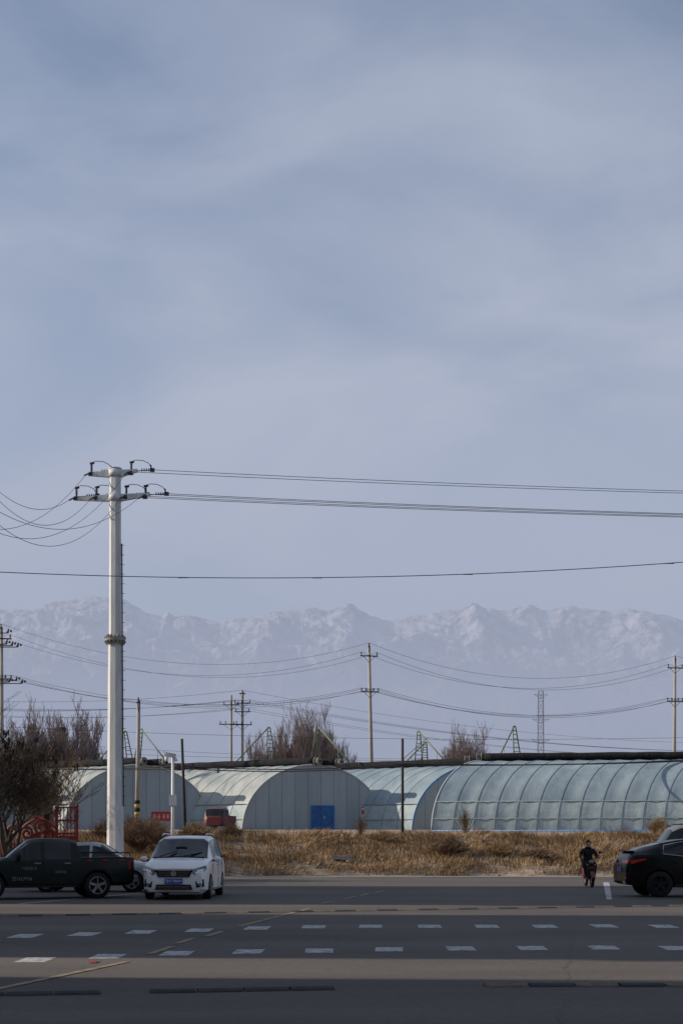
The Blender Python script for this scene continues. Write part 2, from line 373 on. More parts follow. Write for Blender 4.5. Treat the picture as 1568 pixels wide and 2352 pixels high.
# red paper litter
mb = MB()
for i in range(170):
    d = random.uniform(13, 26); u = random.triangular(850, 1568, 1400); x = X(u, d)
    s_ = random.uniform(.008, .03); a = random.random()*3
    c, s2 = math.cos(a)*s_, math.sin(a)*s_
    mb.add([(x-c, d-s2, .006), (x+s2, d-c, .008), (x+c, d+s2, .012)], [(0, 1, 2)])
mb.add([(X(205, 18.7), 18.7, .01), (X(222, 18.7), 18.7, .01), (X(224, 19), 19.0, .03), (X(207, 19), 19.0, .02)], [(0, 1, 2, 3)])
mb.obj('paper_litter', M['redpaper'])

# ---------------------------------------------------------------- buildings outside the frame (left row casts the road shadows)
def block(name, x0, x1, y0, y1, h):
    e = empty(name, ((x0+x1)/2, (y0+y1)/2, 0))
    W, D = x1-x0, y1-y0
    mb = MB(); mb.box((0, 0, h/2), (W, D, h)); mb.obj('walls', M['wall'], e)
    mb = MB(); mb.box((0, 0, h+.15), (W+.4, D+.4, .3)); mb.obj('parapet', M['concrete'], e)
    mb = MB(); g = MB()
    for fl in range(int(h/3.2)):
        z = 1.9+fl*3.2
        for k in range(int(D/2.6)):
            y = -D/2+1.4+k*2.6
            if y > D/2-1: break
            for sx in (-1, 1):
                mb.box((sx*(W/2+.03), y, z), (.06, 1.5, 1.7)); g.box((sx*(W/2+.045), y, z), (.06, 1.3, 1.5))
        for k in range(int(W/2.6)):
            x = -W/2+1.4+k*2.6
            for sy in (-1, 1):
                mb.box((x, sy*(D/2+.03), z), (1.5, .06, 1.7)); g.box((x, sy*(D/2+.045), z), (1.3, .06, 1.5))
    mb.obj('window_frames', M['winframe'], e); g.obj('window_panes', M['glass'], e)
block('unseen_building', -36, -26, 1.0, 18.0, 18.5)
block('unseen_building', -36, -26, 21.3, 32.2, 18.5)
block('unseen_building', -36, -26, 37.3, 51.0, 18.5)
block('unseen_building', -24, 26, -21, -9, 24)  # added unseen behind the camera, blocks sky light to darken the near road

# ---------------------------------------------------------------- greenhouses
def greenhouse(name, O, C, A, Lg, H, film, skirt_on=True, endwall=True, trim='whitetrim', door=None, ribstep=1.25, roll=True):
    O = Vector(O); C = Vector(C); A = Vector(A).normalized(); e = empty(name, O)
    def prf(th):
        s_ = .5-.5*math.cos(th); z = H*math.sin(th)**.97 if 0 < th < math.pi else 0
        return C*s_+Vector((0, 0, z))
    NT = 40; Q = 4; NL = int(Lg/ribstep)*Q; SK = 5
    mb = MB(); vv = []
    for j in range(NL+1):
        t_ = Lg*j/NL; sg = .5-.5*math.cos(2*math.pi*(j % Q)/Q)
        for i in range(NT+1):
            p = prf(math.pi*i/NT)+A*t_
            c = C*.5+A*t_
            k = (p-c); p = c+k*(1-sg*.009*(1+.9*noise.noise((p+O)*.35)))
            vv.append(p)
    for j in range(NL):
        for i in range(NT):
            a = j*(NT+1)+i
            mb_i = 1 if i < SK or i >= NT-SK else 0
            mb.f.append([a, a+1, a+NT+2, a+NT+1]); mb.m.append(mb_i); mb.sm.append(True)
    mb.v = [tuple(p) for p in vv]
    mb.obj('film_roof', [film, M['filmskirt']], e)
    mb = MB()
    for j in range(0, NL+1, Q):
        t_ = Lg*j/NL
        mb.tube([prf(math.pi*i/NT)+A*t_+Vector((0, 0, .004)) for i in range(NT+1)], .019, 5)
    mb.obj('ribs', M['rib'], e)
    mb = MB()
    for i, r in ((SK, .03), (2, .022), (0, .06)):
        p = prf(math.pi*i/NT)
        mb.tube([p+A*-.02+Vector((0, 0, .01)), p+A*(Lg+.02)+Vector((0, 0, .01))], r, 5, 0 if i else 1)
    mb.obj('side_rails', [M['rib'], M['bluetrim']], e)
    n_ = Vector((C.y, -C.x, 0)).normalized()
    if n_.dot(A) > 0: n_ = -n_
    if endwall:
        for off, nm in ((n_*.02, 'end_wall'), (A*Lg, 'rear_wall')):
            mb = MB(); k = [prf(math.pi*i/NT)*.998+off for i in range(NT+1)]
            mb.add(k, [tuple(range(NT+1))]); mb.obj(nm, M['panel'], e)
        mb = MB(); L_ = C.length; cnt = int(L_/.92)
        for q_ in range(1, cnt):
            s_ = q_/cnt; th = math.acos(1-2*s_); p = prf(th)
            b0 = Vector((C.x*s_, C.y*s_, 0.0))+n_*.025
            mb.beam(b0, b0+Vector((0, 0, p.z-.05)), .022, .012)
        mb.obj('wall_seams', M['seam'], e)
        mb = MB(); mb.tube([prf(math.pi*i/NT)+n_*.04 for i in range(NT+1)], .05, 5); mb.obj('edge_trim', M[trim], e)
        if door:
            s_, wd, hd = door; cu = C.normalized(); b0 = C*s_+n_*.05
            mb = MB(); ang = math.atan2(cu.y, cu.x); R = Matrix.Rotation(ang, 3, 'Z')
            mb.box(b0+Vector((0, 0, hd/2)), (wd, .05, hd), 0, R)
            mb.box(b0+n_*.03+Vector((0, 0, hd/2)), (.04, .03, hd-.06), 1, R)
            mb.box(b0+n_*.03+Vector((0, 0, hd+.03)), (wd+.12, .06, .07), 1, R)
            for sx in (-1, 1): mb.box(b0+n_*.03+cu*sx*(wd/2+.03)+Vector((0, 0, hd/2)), (.06, .06, hd), 1, R)
            mb.box(b0+n_*.04+cu*.12+Vector((0, 0, .95)), (.03, .04, .2), 2, R)
            mb.obj('door', [M['bluedoor'], M['bluetrim'], M['chrome']], e)
    if roll:
        mb = MB(); mid = C*.5+Vector((0, 0, H+.24)); nseg = 60
        for dd, r, st in ((Vector((0, 0, 0)), .27, -.1), (C.normalized()*.62+Vector((0, 0, -.08)), .22, -1.2)):
            pts = []; rr = []
            for i in range(nseg+1):
                t_ = st+(Lg-st)*i/nseg
                pts.append(mid+dd+A*t_+Vector((0, 0, noise.noise(Vector((t_*.4, dd.x, 1)))*.09))); rr.append(r*(1+.14*noise.noise(Vector((t_*.9, 3, r)))))
            mb.tube(pts, rr, 12, 0)
            for k_, rk in ((.0, 1.08), (-.18, .92), (-.3, 1.02)):
                mb.cyl(mid+dd+A*(st+k_), mid+dd+A*(st+k_-.08), r*rk, None, 14, 1)
            mb.cyl(mid+dd+A*(st-.4), mid+dd+A*(st-.36), r*.35, None, 8, 0)
        pts = []
        for j in range(nseg):
            for sgn in range(5):
                th = math.pi*(.48+.06*sgn)
                pts.append(prf(th)+A*(Lg*j/(nseg-1))+Vector((0, 0, .06)))
        mb.add(pts, [(j*5+i, j*5+i+1, (j+1)*5+i+1, (j+1)*5+i) for j in range(nseg-1) for i in range(4)], 0, True)
        mb.obj('rolled_quilt', [M['quilt'], M['capw']], e)
    return e
A1 = (-.80, .60, 0)
O2 = Vector((X(556, 96), 96, 2.2)); C2 = Vector((9.7, 3.4, 0)); Hh = 4.56
greenhouse('greenhouse', O2+Vector((-12.0, 0, 0)), C2, A1, 34, Hh, M['filmg'])
greenhouse('greenhouse', O2, C2, A1, 34, Hh, M['filmg'], door=(.555, 1.6, 1.72))
greenhouse('greenhouse', O2+Vector((11.45, 0, 0)), C2, A1, 34, Hh, M['filmb'], trim='bluetrim')
greenhouse('greenhouse', (X(992, 88), 88, 2.15), (7.4, 10.2, 0), (.975, -.14, 0), 42, 4.62, M['filmb'], endwall=True)
greenhouse('greenhouse', O2+Vector((-24.0, 0, 0)), C2, A1, 34, Hh, M['filmg'])

# red banner on left greenhouse + small red sign
e = empty('red_banner', V(370, 1875, 93.8))
mb = MB(); mb.box((0, 0, 0), (1.3, .03, .62)); mb.obj('cloth', M['redflag'], e)
mb = MB()
for i, sx in enumerate((-.42, -.12, .2, .45)):
    for k_ in range(3): mb.box((sx, -.022, .1-.1*k_), (.17-.03*((i+k_) % 2), .006, .028))
    mb.box((sx-.03+.05*(i % 2), -.022, 0), (.028, .006, .27))
mb.obj('lettering', M['white'], e)
mb = MB(); mb.box((0, 0, 0), (.16, .04, .5)); mb.box((0, -.023, .12), (.1, .01, .12), 1); mb.obj('wall_sign', [M['redflag'], M['white']], None, V(833, 1862, 98.2))

# ---------------------------------------------------------------- lifting-frame masts on roofs
def aframe(apex, l0, l1, pipe, d, d2=None):
    a = V(*apex, d); mb = MB()
    b0 = V(*l0, d); b1 = V(*l1, d)
    ta = a+Vector((-.1, 0, 0)); tb = a+Vector((.1, 0, 0))
    mb.tube([b0, ta], .045, 5); mb.tube([b1, tb], .045, 5)
    for i in range(1, 8):
        t_ = i/8; mb.tube([b0.lerp(ta, t_), b1.lerp(tb, t_)], .025, 4)
    p = V(*pipe, d2 or d-3)
    mb.tube([a+Vector((0, -.1, 0)), p], .055, 5)
    p2 = a.lerp(p, .62)
    mb.tube([p2, a.lerp(p, .62)+Vector((0, .1, -(p2.z-p.z)*1.0))], .02, 4)
    mb.ball(a, .08, 0, 8, 5)
    mb.obj('quilt_lifting_frame', M['green'])
aframe((617, 1671), (613, 1745), (633, 1745), (540, 1752), 108)
aframe((730, 1668), (714, 1750), (728, 1750), (806, 1755), 106)
aframe((961, 1680), (952, 1752), (970, 1752), (1030, 1757), 108)
aframe((976, 1705), (966, 1752), (982, 1752), (925, 1757), 104)
aframe((1180, 1668), (1180, 1745), (1196, 1745), (1142, 1745), 106)
aframe((325, 1675), (308, 1750), (322, 1750), (385, 1752), 106)
aframe((288, 1680), (292, 1750), (306, 1750), (222, 1752), 106)

# ---------------------------------------------------------------- big tubular steel pole
def steel_pole(loc, arms=True, name='steel_utility_pole'):
    e = empty(name, loc); mb = MB()
    Hp = 16.0+1.66
    def rr(z): return .375-.13*(z/Hp)
    fl = Z(1475, 62)
    ph = math.radians(10)
    mb.tube([(0, 0, .1), (0, 0, fl)], [rr(0), rr(fl)], 8, 0, smooth=False, phase=ph)
    mb.tube([(0, 0, fl), (0, 0, Hp)], [rr(fl)-.03, rr(Hp)], 8, 0, smooth=False, phase=ph)
    mb.cyl((0, 0, Hp), (0, 0, Hp+.05), rr(Hp)+.05, None, 12)
    mb.cyl((0, 0, .0), (0, 0, .14), .62, None, 16)
    mb.obj('shaft', M['steel'], e)
    mb = MB(); mb.cyl((0, 0, fl-.05), (0, 0, fl), .45, None, 20); mb.cyl((0, 0, fl+.01), (0, 0, fl+.06), .45, None, 20)
    for k in range(16):
        a = 2*math.pi*k/16; c, s_ = math.cos(a), math.sin(a)
        mb.beam((c*.3, s_*.3, fl+.2), (c*.44, s_*.44, fl+.04), .03, .12); mb.cyl((c*.4, s_*.4, fl-.14), (c*.4, s_*.4, fl+.14), .022, None, 6)
        mb.beam((c*.33, s_*.33, fl-.2), (c*.44, s_*.44, fl-.06), .03, .1)
    mb.obj('flange', M['concrete'], e)
    mb = MB()
    z = 3.0
    while z < Hp-3: mb.cyl((rr(z)-.03, -.08, z), (rr(z)+.14, -.08, z), .012, None, 5); z += .42
    mb.tube([(rr(3)+.02, -.1, 3), (rr(8)+.02, -.1, 8), (rr(14)+.03, -.1, 14.4)], .03, 5)
    mb.obj('climbing_pegs', M['insul'], e)
    zu = Z(1090, 62)-.05; zl = Z(1147, 62)-.02
    ad = Vector((1, -.10, 0)).normalized()
    mb = MB()
    for z, l, r in ((zu, -1.15, 1.0), (zl, -1.85, 1.55)):
        for s_, end in ((-1, l), (1, r)):
            a = ad*(.2*s_)+Vector((0, 0, z)); b_ = ad*end+Vector((0, 0, z+(.10 if s_ > 0 else -.02)))
            mb.beam(a+Vector((0, 0, -.02)), b_, .2, .30, 0, .14, .12)
        mb.tube([(0, 0, z-.16), (0, 0, z+.16)], [.29, .29], 12, 0)
    mb.obj('cross_arms', M['steel'], e)
    mb = MB(); att = []
    def post(p):
        for k_ in range(6): mb.cyl(p+Vector((0, 0, .06+.055*k_)), p+Vector((0, 0, .085+.055*k_)), .065, .04, 10)
        mb.cyl(p, p+Vector((0, 0, .42)), .025, None, 6)
    pos = [(zu, -1.05), (zu, .72), (zl, -1.72), (zl, -.82), (zl, .50), (zl, 1.35)]
    for z, x in pos:
        p = ad*x+Vector((0, -.02, z+.08)); post(p)
        mb.cyl(p+Vector((-.03, 0, .0)), p+Vector((-.03, 0, -.16)), .1, .12, 8)
        mb.tube([p+Vector((0, 0, .42)), p+Vector((.2, 0, .48)), p+Vector((.5, 0, .46)), p+Vector((.75, 0, .34)), p+Vector((.88, 0, .12))], .016, 5)
        mb.cyl(p+Vector((-.08, 0, .38)), p+Vector((.12, 0, .40)), .05, None, 8)
        q_ = p+Vector((.45, 0, .05))
        for k_ in range(4): mb.cyl(q_+Vector((.1*k_, 0, 0)), q_+Vector((.1*k_+.03, 0, 0)), .085, .05, 10)
        mb.cyl(p, q_+Vector((.5, 0, 0)), .02, None, 5)
        mb.beam(q_+Vector((.36, 0, 0)), q_+Vector((.56, 0, -.01)), .09, .16)
        mb.beam(q_+Vector((.42, 0, 0)), q_+Vector((.40, 0, .22)), .05, .09)
        att.append(Vector(loc)+q_+Vector((.55, 0, 0)))
        q_ = p+Vector((-.12, -.15, -.12)); mb.cyl(p, q_+Vector((-.15, -.12, -.1)), .035, None, 6)
    mb.obj('insulators', M['insul'], e)
    return e, att, [Vector(loc)+ad*x+Vector((-.2, -.2, z-.05)) for z, x in pos]
P1 = Vector((X(265, 62), 62, .1))
sp_, attR, attL = steel_pole(P1)
_, _, a2 = steel_pole(Vector((51.5, 67.3, 0)))
_, _, a3 = steel_pole(Vector((-15.0, 50, 0)))
mb = MB()
for i, (a, b_) in enumerate(zip(attR, a2)): mb.tube(sagpts(a, b_+Vector((0, 0, .2)), .42, 40), .0125, 4)
pair = [(0, 2, 3.1), (1, 3, 3.5), (2, 1, 1.9), (3, 5, 2.3), (4, 4, 3.2), (5, 0, 2.9)]
for i, j, s_ in pair: mb.tube(sagpts(attL[i], a3[j], s_, 34), .011, 4)
mb.obj('overhead_wires', M['wire'])
for x, z in ((-22.5, 11.2), (30.5, 13.1)):
    mb = MB(); mb.tube([(0, 0, 0), (0, 0, z+.2)], [.17, .1], 12); mb.box((0, 0, z-.1), (.5, .08, .08)); mb.obj('concrete_utility_pole', M['conc_pole'], None, (x, 45, 0))
mb = MB(); mb.tube(sagpts((-22.5, 45, 11.0), (30.5, 45, 12.95), 1.95, 60), .013, 4)
for k in (.33, .41, .5, .62):
    pts = sagpts((-22.5, 45, 11.0), (30.5, 45, 12.95), 1.95, 100); p = pts[int(k*100)]; mb.box(p-Vector((0, 0, .01)), (.3, .025, .025))
mb.obj('telephone_cable', M['wire'])

# ---------------------------------------------------------------- concrete poles and rear lines
def cpole(base, top, arms, r0=.17, r1=.1, m='conc_pole', name='concrete_utility_pole', ins=True, ang=0.0):
    base = Vector(base); top = Vector(top); e = empty(name, base); mb = MB(); t_ = top-base
    mb.tube([(0, 0, 0), t_], [r0, r1], 12); mb.obj('shaft', M[m], e)
    att = []
    if arms:
        mb = MB()
        dv = Vector((math.cos(ang), math.sin(ang), 0))
        for dz, hw, xs_ in arms:
            c = t_*((t_.z-dz)/t_.z)
            mb.beam(c-dv*hw+Vector((0, -.14, 0)), c+dv*hw+Vector((0, -.14, 0)), .07, .09)
            for q_ in (-1, 1): mb.beam(c+dv*hw*.7*q_+Vector((0, -.14, 0)), c+Vector((0, -.1, -.5)), .03, .03)
            for x in xs_:
                p = c+dv*x+Vector((0, -.14, .05))
                for k in range(3): mb.cyl(p+Vector((0, 0, .05+.07*k)), p+Vector((0, 0, .09+.07*k)), .075, .045, 8, 1)
                mb.cyl(p, p+Vector((0, 0, .26)), .02, None, 5, 1)
                att.append(base+p+Vector((0, 0, .26)))
        mb.obj('cross_arms', [M['insul'], M['insul']], e)
    return att
dL, dC, dR = 102, 115, 123
def three(ub, ut, vt, d):
    return cpole((X(ub, d), d, 2.1), V(ut, vt, d), [(.1, .08, (0,)), (.85, .75, (-.65, .65)), (3.75, .75, (-.7, -.3, .3, .7))], .19, .11, ang=.25)
aL = three(5, 4, 1440, dL); aC = three(856, 847, 1483, dC); aR = three(1546, 1549, 1512, dR)
mb = MB()
for i in range(7):
    sg = 2.3 if i < 3 else 1.75
    mb.tube(sagpts(aL[i], aC[i], sg+.12*(i % 3)), .012, 4); mb.tube(sagpts(aC[i], aR[i], sg+.1*(i % 3)+.1), .012, 4)
    mb.tube(sagpts(aR[i], aR[i]+Vector((28, 8, 0)), 1.8), .012, 4); mb.tube(sagpts(aL[i]+Vector((-26, -12, 0)), aL[i], 1.8), .012, 4)
mb.obj('overhead_wires', M['wire'])
p = Vector((X(1546, dR)+28, dR+8, 2.1)); cpole(p, p+Vector((0, 0, 15.6)), [(.85, .75, (-.65, .65))])
p = Vector((X(5, dL)-26, dL-12, 2.1)); cpole(p, p+Vector((0, 0, 15.6)), [(.85, .75, (-.65, .65))])
mb = MB(); pL = V(8, 1483, 101.5)
for k, (dx, dz) in enumerate(((.2, .1), (.6, 0), (1.0, -.1), (.4, -2.6), (.9, -2.5), (1.3, -2.7), (.3, .9))):
    p = pL+Vector((dx, 0, dz)); mb.cyl(p, p+Vector((.1, 0, .3)), .09, .05, 8); mb.ball(p+Vector((.25, 0, .15)), .09, 0, 8, 5); mb.beam(pL+Vector((-.3, 0, dz)), p, .06, .06)
mb.obj('pole_switchgear', M['insul'])
d = 132
t1 = cpole((X(531, d), d, 2.2), V(531, 1597, d), [(.9, .75, (-.65, 0, .65)), (2.7, 1.1, (-1, -.5, .5, 1))], .15, .11)
t2 = cpole((X(557, d), d, 2.2), V(557, 1588, d), [(.2, .3, (0,)), (1.1, .75, (-.7, 0, .7)), (1.9, .75, (-.6, .6)), (3.1, .9, (-.8, .8))], .15, .11)
mb = MB()
for i, a in enumerate(t2[:6]):
    mb.tube(sagpts(a, Vector((-60, 118, a.z+1.5+i*.2)), 2.3), .012, 4)
    mb.tube(sagpts(a, Vector((75, 175, a.z-.5)), 3.0, 40), .012, 4)
for i, (v0, v1, dd) in enumerate(((1640, 1655, 100), (1690, 1700, 118), (1700, 1712, 118), (1712, 1722, 125), (1722, 1718, 125), (1650, 1675, 130))):
    a = V(-500, v0, dd); b_ = V(2300, v1+10, dd+22); mb.tube(sagpts(a, b_, 1.5+.35*i, 50), .012, 4)
mb.obj('overhead_wires', M['wire'])
for x_, d_ in ((-61, 118), (76, 175)):
    cpole((x_, d_, 2.2), (x_, d_, 16.5), [(.5, .9, (-.8, .8)), (2.5, .9, (-.8, .8))])
d = 82
cpole((X(315, d), d, 1.8), V(319, 1608, d), [(.15, .1, (0,))], .15, .10)
mb = MB()
for k in range(4):
    z = Z(1873-9*k, d); mb.cyl((X(315.5, d), d, z), (X(315.5, d), d, z+.19), .16, None, 12, k % 2)
mb.obj('warning_sleeve', [M['yellow'], M['black']])
for ub, ut, vt, d in ((427, 418, 1697, 76), (924, 924, 1696, 80)):
    mb = MB(); mb.tube([(X(ub, d), d, 1.3), V(ut, vt, d)], [.085, .07], 8); mb.obj('wooden_pole', M['wood_dark'])
mb = MB(); mb.tube([V(924, 1745, 80), V(980, 1695, 82)], .02, 5); mb.obj('stay_wire', M['wire'])
mb = MB()
for k, (v0, v1) in enumerate(((1757, 1753), (1762, 1757))):
    mb.tube(sagpts(V(-60, v0, 80), V(420, 1765-6*k, 76), .15, 20), .03, 5)
    mb.tube(sagpts(V(420, 1765-6*k, 76), V(924, 1757-3*k, 80), .25, 30), .03, 5)
    mb.tube(sagpts(V(924, 1757-3*k, 80), V(1700, 1738+4*k, 92), .2, 30), .035, 5)
p = V(501, 1765, 76.5); mb.cyl(p, p-Vector((0, 0, .25)), .07, .04, 8)
mb.obj('cable_bundle', M['wire'])
d = 68; e = empty('traffic_camera_mast', (X(397, d), d, 0.7))
zt = Z(1738, d)-.7; mb = MB()
mb.tube([(0, 0, 0), (0, 0, zt)], [.085, .065], 12)
mb.beam((0, 0, zt-.05), (-.32, -.1, zt+.16), .06, .06); mb.box((.0, -.04, Z(1838, d)-.7), (.34, .2, .52), 0)
mb.obj('mast', M['white'], e)
mb = MB()
mb.box((-.1, -.15, zt+.05), (.52, .18, .17), 0); mb.box((-.12, -.17, zt+.16), (.62, .24, .03), 0, Matrix.Rotation(math.radians(12), 3, 'Y'))
mb.cyl((-.28, -.18, zt-.02), (-.28, -.18, zt-.25), .09, .07, 10, 0); mb.ball((-.28, -.18, zt-.28), .085, 1, 10, 6)
mb.cyl((.12, -.15, zt-.02), (.18, -.15, zt-.22), .06, .08, 8, 0)
mb.obj('cameras', [M['white'], M['black']], e)
d = 113; mb = MB(); mb.box((0, 0, 0), (.3, .3, 1.0)); mb.box((0, -.17, .15), (.2, .03, .4), 1); mb.obj('meter_box', [M['concrete'], M['steel']], None, V(867, 1812, d))

# transmission pylon
d = 420; e = empty('transmission_pylon', (X(1241, d), d, 2.26)); mb = MB(); H0 = Z(1587, d)-2.26
def pw(z): t_ = z/H0; return 2.2-(1.35*min(1, t_/.55)) if t_ < .55 else .85-.15*(t_-.55)/.45
zs = [H0*k/14 for k in range(15)]
for a, b_ in zip(zs, zs[1:]):
    wa, wb = pw(a), pw(b_); ca = [(-wa, -wa, a), (wa, -wa, a), (wa, wa, a), (-wa, wa, a)]; cb = [(-wb, -wb, b_), (wb, -wb, b_), (wb, wb, b_), (-wb, wb, b_)]
    for k in range(4):
        k2 = (k+1) % 4; mb.beam(ca[k], cb[k], .13, .13); mb.beam(ca[k], cb[k2], .06, .06); mb.beam(ca[k2], cb[k], .06, .06); mb.beam(cb[k], cb[k2], .07, .07)
for z, l in ((H0*.97, 2.0), (H0*.80, 2.4), (H0*.66, 2.6)):
    for s_ in (-1, 1): mb.beam((0, 0, z), (s_*l, 0, z+.3), .12, .12); mb.beam((0, 0, z-1.0), (s_*l, 0, z+.3), .1, .1)
mb.obj('lattice', M['hazesteel'], e)

# ---------------------------------------------------------------- trees
def tree(name, base, stems, length, r0, levels, kids, seed, m, up=.25, spread=.9, minr=.006, crook=.25, lean=(0, 0, 0), ratio=.68, segs=4):
    rnd = random.Random(seed); mb = MB(); tips = []
    def br(p, d, l, r, lv):
        pts = [p]; rad = [r]; sg = segs if lv < levels else 2; q_ = p.copy(); dd = d.copy()
        for i in range(sg):
            dd = (dd+Vector((rnd.uniform(-1, 1), rnd.uniform(-1, 1), rnd.uniform(-.6, .8)))*crook+Vector((0, 0, up*.25))).normalized()
            q_ = q_+dd*l/sg; pts.append(q_.copy()); rad.append(max(minr, r*(1-.6*(i+1)/sg)))
        mb.tube(pts, rad, 6 if lv < 2 else 3, 0, cap=False)
        if lv >= levels: tips.append(q_.copy()); return
        for k in range(kids[lv]):
            t_ = rnd.uniform(.25, 1.0) if k else 1.0
            i = min(sg-1, int(t_*sg)); pp = pts[i].lerp(pts[i+1], t_*sg-i) if t_ < 1 else pts[-1]
            az = rnd.uniform(0, 6.28); side = Vector((math.cos(az), math.sin(az), rnd.uniform(-.1, .5)))
            nd = (dd*(1-spread*.5)+side*spread*.75+Vector((0, 0, up))).normalized()
            br(pp, nd, l*ratio*rnd.uniform(.7, 1.15), max(minr, rad[i]*.6), lv+1)
    for s_ in range(stems):
        az = rnd.uniform(0, 6.28); tl = rnd.uniform(.1, .45) if stems > 1 else .05
        br(Vector((rnd.uniform(-.2, .2)*stems*.2, rnd.uniform(-.2, .2)*stems*.2, 0)), (Vector((math.cos(az)*tl, math.sin(az)*tl, 1))+Vector(lean)).normalized(), length*rnd.uniform(.85, 1.1), r0, 0)
    o = mb.obj(name, m, None, base)
    return o, tips
o, tips = tree('bare_tree', (X(30, 57), 57, .1), 4, 2.7, .11, 5, [4, 4, 4, 4, 3], 11, M['bark'], up=.16, spread=1.1, minr=.007, crook=.24, ratio=.74)
mb = MB()
rn = random.Random(3); cand = [p for p in tips if p.z > 4.2]
for p in rn.sample(cand, min(90, len(cand))):
    for k in range(3):
        q_ = p+Vector((rn.uniform(-.12, .12), rn.uniform(-.1, .1), -rn.uniform(0, .1)))
        mb.add([q_+Vector((-.03, 0, 0)), q_+Vector((.03, .01, 0)), q_+Vector((.025, 0, -.2)), q_+Vector((-.02, 0, -.24))], [(0, 1, 2, 3)])
pods = mb.obj('seed_pods', M['pod'], o)
tree('bare_tree', (X(-60, 54), 54, .1), 4, 2.5, .11, 5, [4, 4, 4, 4, 3], 23, M['bark'], up=.15, spread=1.1, minr=.007, crook=.24, ratio=.73)
tree('bare_tree', (X(105, 64), 64, .5), 6, 2.3, .07, 4, [5, 5, 5, 4], 37, M['grass2'], up=.25, spread=.9, minr=.008)
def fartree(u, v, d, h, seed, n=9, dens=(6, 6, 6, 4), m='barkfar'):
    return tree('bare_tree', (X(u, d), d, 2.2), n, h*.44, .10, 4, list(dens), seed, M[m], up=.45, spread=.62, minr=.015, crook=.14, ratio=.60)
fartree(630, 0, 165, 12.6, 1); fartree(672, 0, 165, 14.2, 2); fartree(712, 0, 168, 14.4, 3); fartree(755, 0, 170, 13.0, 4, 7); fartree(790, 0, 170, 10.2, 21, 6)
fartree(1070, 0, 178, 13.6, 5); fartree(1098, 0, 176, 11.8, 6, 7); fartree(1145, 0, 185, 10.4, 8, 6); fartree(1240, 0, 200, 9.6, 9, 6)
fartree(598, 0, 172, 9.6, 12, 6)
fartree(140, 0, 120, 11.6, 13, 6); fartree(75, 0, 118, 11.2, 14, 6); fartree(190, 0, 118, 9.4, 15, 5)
for u, v in ((142, 1676), (76, 1672)):
    mb = MB(); rn = random.Random(u)
    for k in range(140):
        a = rn.uniform(0, 6.28); b_ = rn.uniform(-1, 1); c = Vector((math.cos(a)*.22, math.sin(a)*.22, b_*.2)); dv = Vector((rn.uniform(-1, 1), rn.uniform(-1, 1), rn.uniform(-.4, .4)))*.22
        mb.tube([c-dv, c+dv], .012, 3)
    mb.ball((0, 0, 0), .22, 0, 10, 6, (1, 1, .8)); mb.obj('bird_nest', M['nest'], None, V(u, v, 119))

# ---------------------------------------------------------------- dry grass on the bank
def blades(name, m, count, xr, yr, hr, wr_, fn, seed, thr=0.0, lean=.5):
    rn = np.random.RandomState(seed); vv = []; ff = []
    for i in range(count):
        x = rn.uniform(*xr); y = rn.uniform(*yr)
        dens = noise.noise(Vector((x*.30, y*.45, seed)))*1.1+noise.noise(Vector((x*1.1, y*1.3, seed+3)))*.5+.30+thr
        if dens < rn.uniform(-.15, .35): continue
        z = fn(x, y); h = rn.uniform(*hr)*(0.55+.9*max(0, noise.noise(Vector((x*.5, y*.5, 9)))+.45)); wd = rn.uniform(*wr_)
        a = rn.uniform(0, math.pi); cx, cy = math.cos(a)*wd/2, math.sin(a)*wd/2
        lx = (rn.normal()*.35+1.8*noise.noise(Vector((x*.35, y*.4, 2))))*h*lean; ly = (rn.normal()*.35-.35)*h*lean
        o = len(vv)
        vv += [(x-cx, y-cy, z-.03), (x+cx, y+cy, z-.03), (x+cx*.7+lx*.4, y+cy*.7+ly*.4, z+h*.62), (x-cx*.7+lx*.4, y-cy*.7+ly*.4, z+h*.62), (x+lx*1.2, y+ly*1.2, z+h*.9)]
        ff += [(o, o+1, o+2, o+3), (o+3, o+2, o+4)]
    mb = MB(); mb.add(vv, ff); return mb.obj(name, m)
blades('dry_grass', M['grass'], 85000, (-19, 22), (63.3, 76.5), (.14, .46), (.018, .04), bank, 5, lean=1.0)
blades('dry_weeds', M['grass2'], 9000, (-19, 24), (63.4, 82), (.2, .6), (.012, .028), bank, 6, thr=-.1, lean=.5)
def shrub(u, d, r, h, n, seed, m='grass2', z=None):
    rn = random.Random(seed); mb = MB()
    for i in range(n):
        a = rn.uniform(0, 6.28); t_ = rn.random()**.6; tip = Vector((math.cos(a)*r*t_, math.sin(a)*r*t_, h*(1.05-.55*t_*t_)*rn.uniform(.6, 1.05)))
        mid = tip*.5+Vector((rn.uniform(-.1, .1), rn.uniform(-.1, .1), h*.1))*r
        mb.tube([(rn.uniform(-.1, .1)*r, rn.uniform(-.1, .1)*r, 0), mid, tip], [.014, .011, .006], 3, 0, cap=False)
        for k in range(2):
            q_ = mid.lerp(tip, rn.random()); mb.tube([q_, q_+Vector((rn.uniform(-.3, .3), rn.uniform(-.3, .3), rn.uniform(0, .35)))*h*.6], [.009, .006], 3, 0, cap=False)
    x = X(u, d); mb.obj('dry_shrub', M[m], None, (x, d, (bank(x, d) if z is None else z)-.03))
shrub(1035, 66.8, 1.0, 1.0, 420, 1); shrub(990, 67.5, .7, .8, 260, 2, 'grass'); shrub(1150, 66.5, .8, .7, 260, 3, 'grass'); shrub(1240, 66.2, .9, .65, 280, 4)
shrub(1068, 79, .55, 1.7, 60, 5); shrub(1510, 79, .8, 1.1, 260, 6, 'grass'); shrub(828, 80, .5, 1.2, 70, 7); shrub(320, 69, 1.2, 1.6, 520, 8); shrub(355, 72, 1.0, 1.5, 350, 9, 'grass')
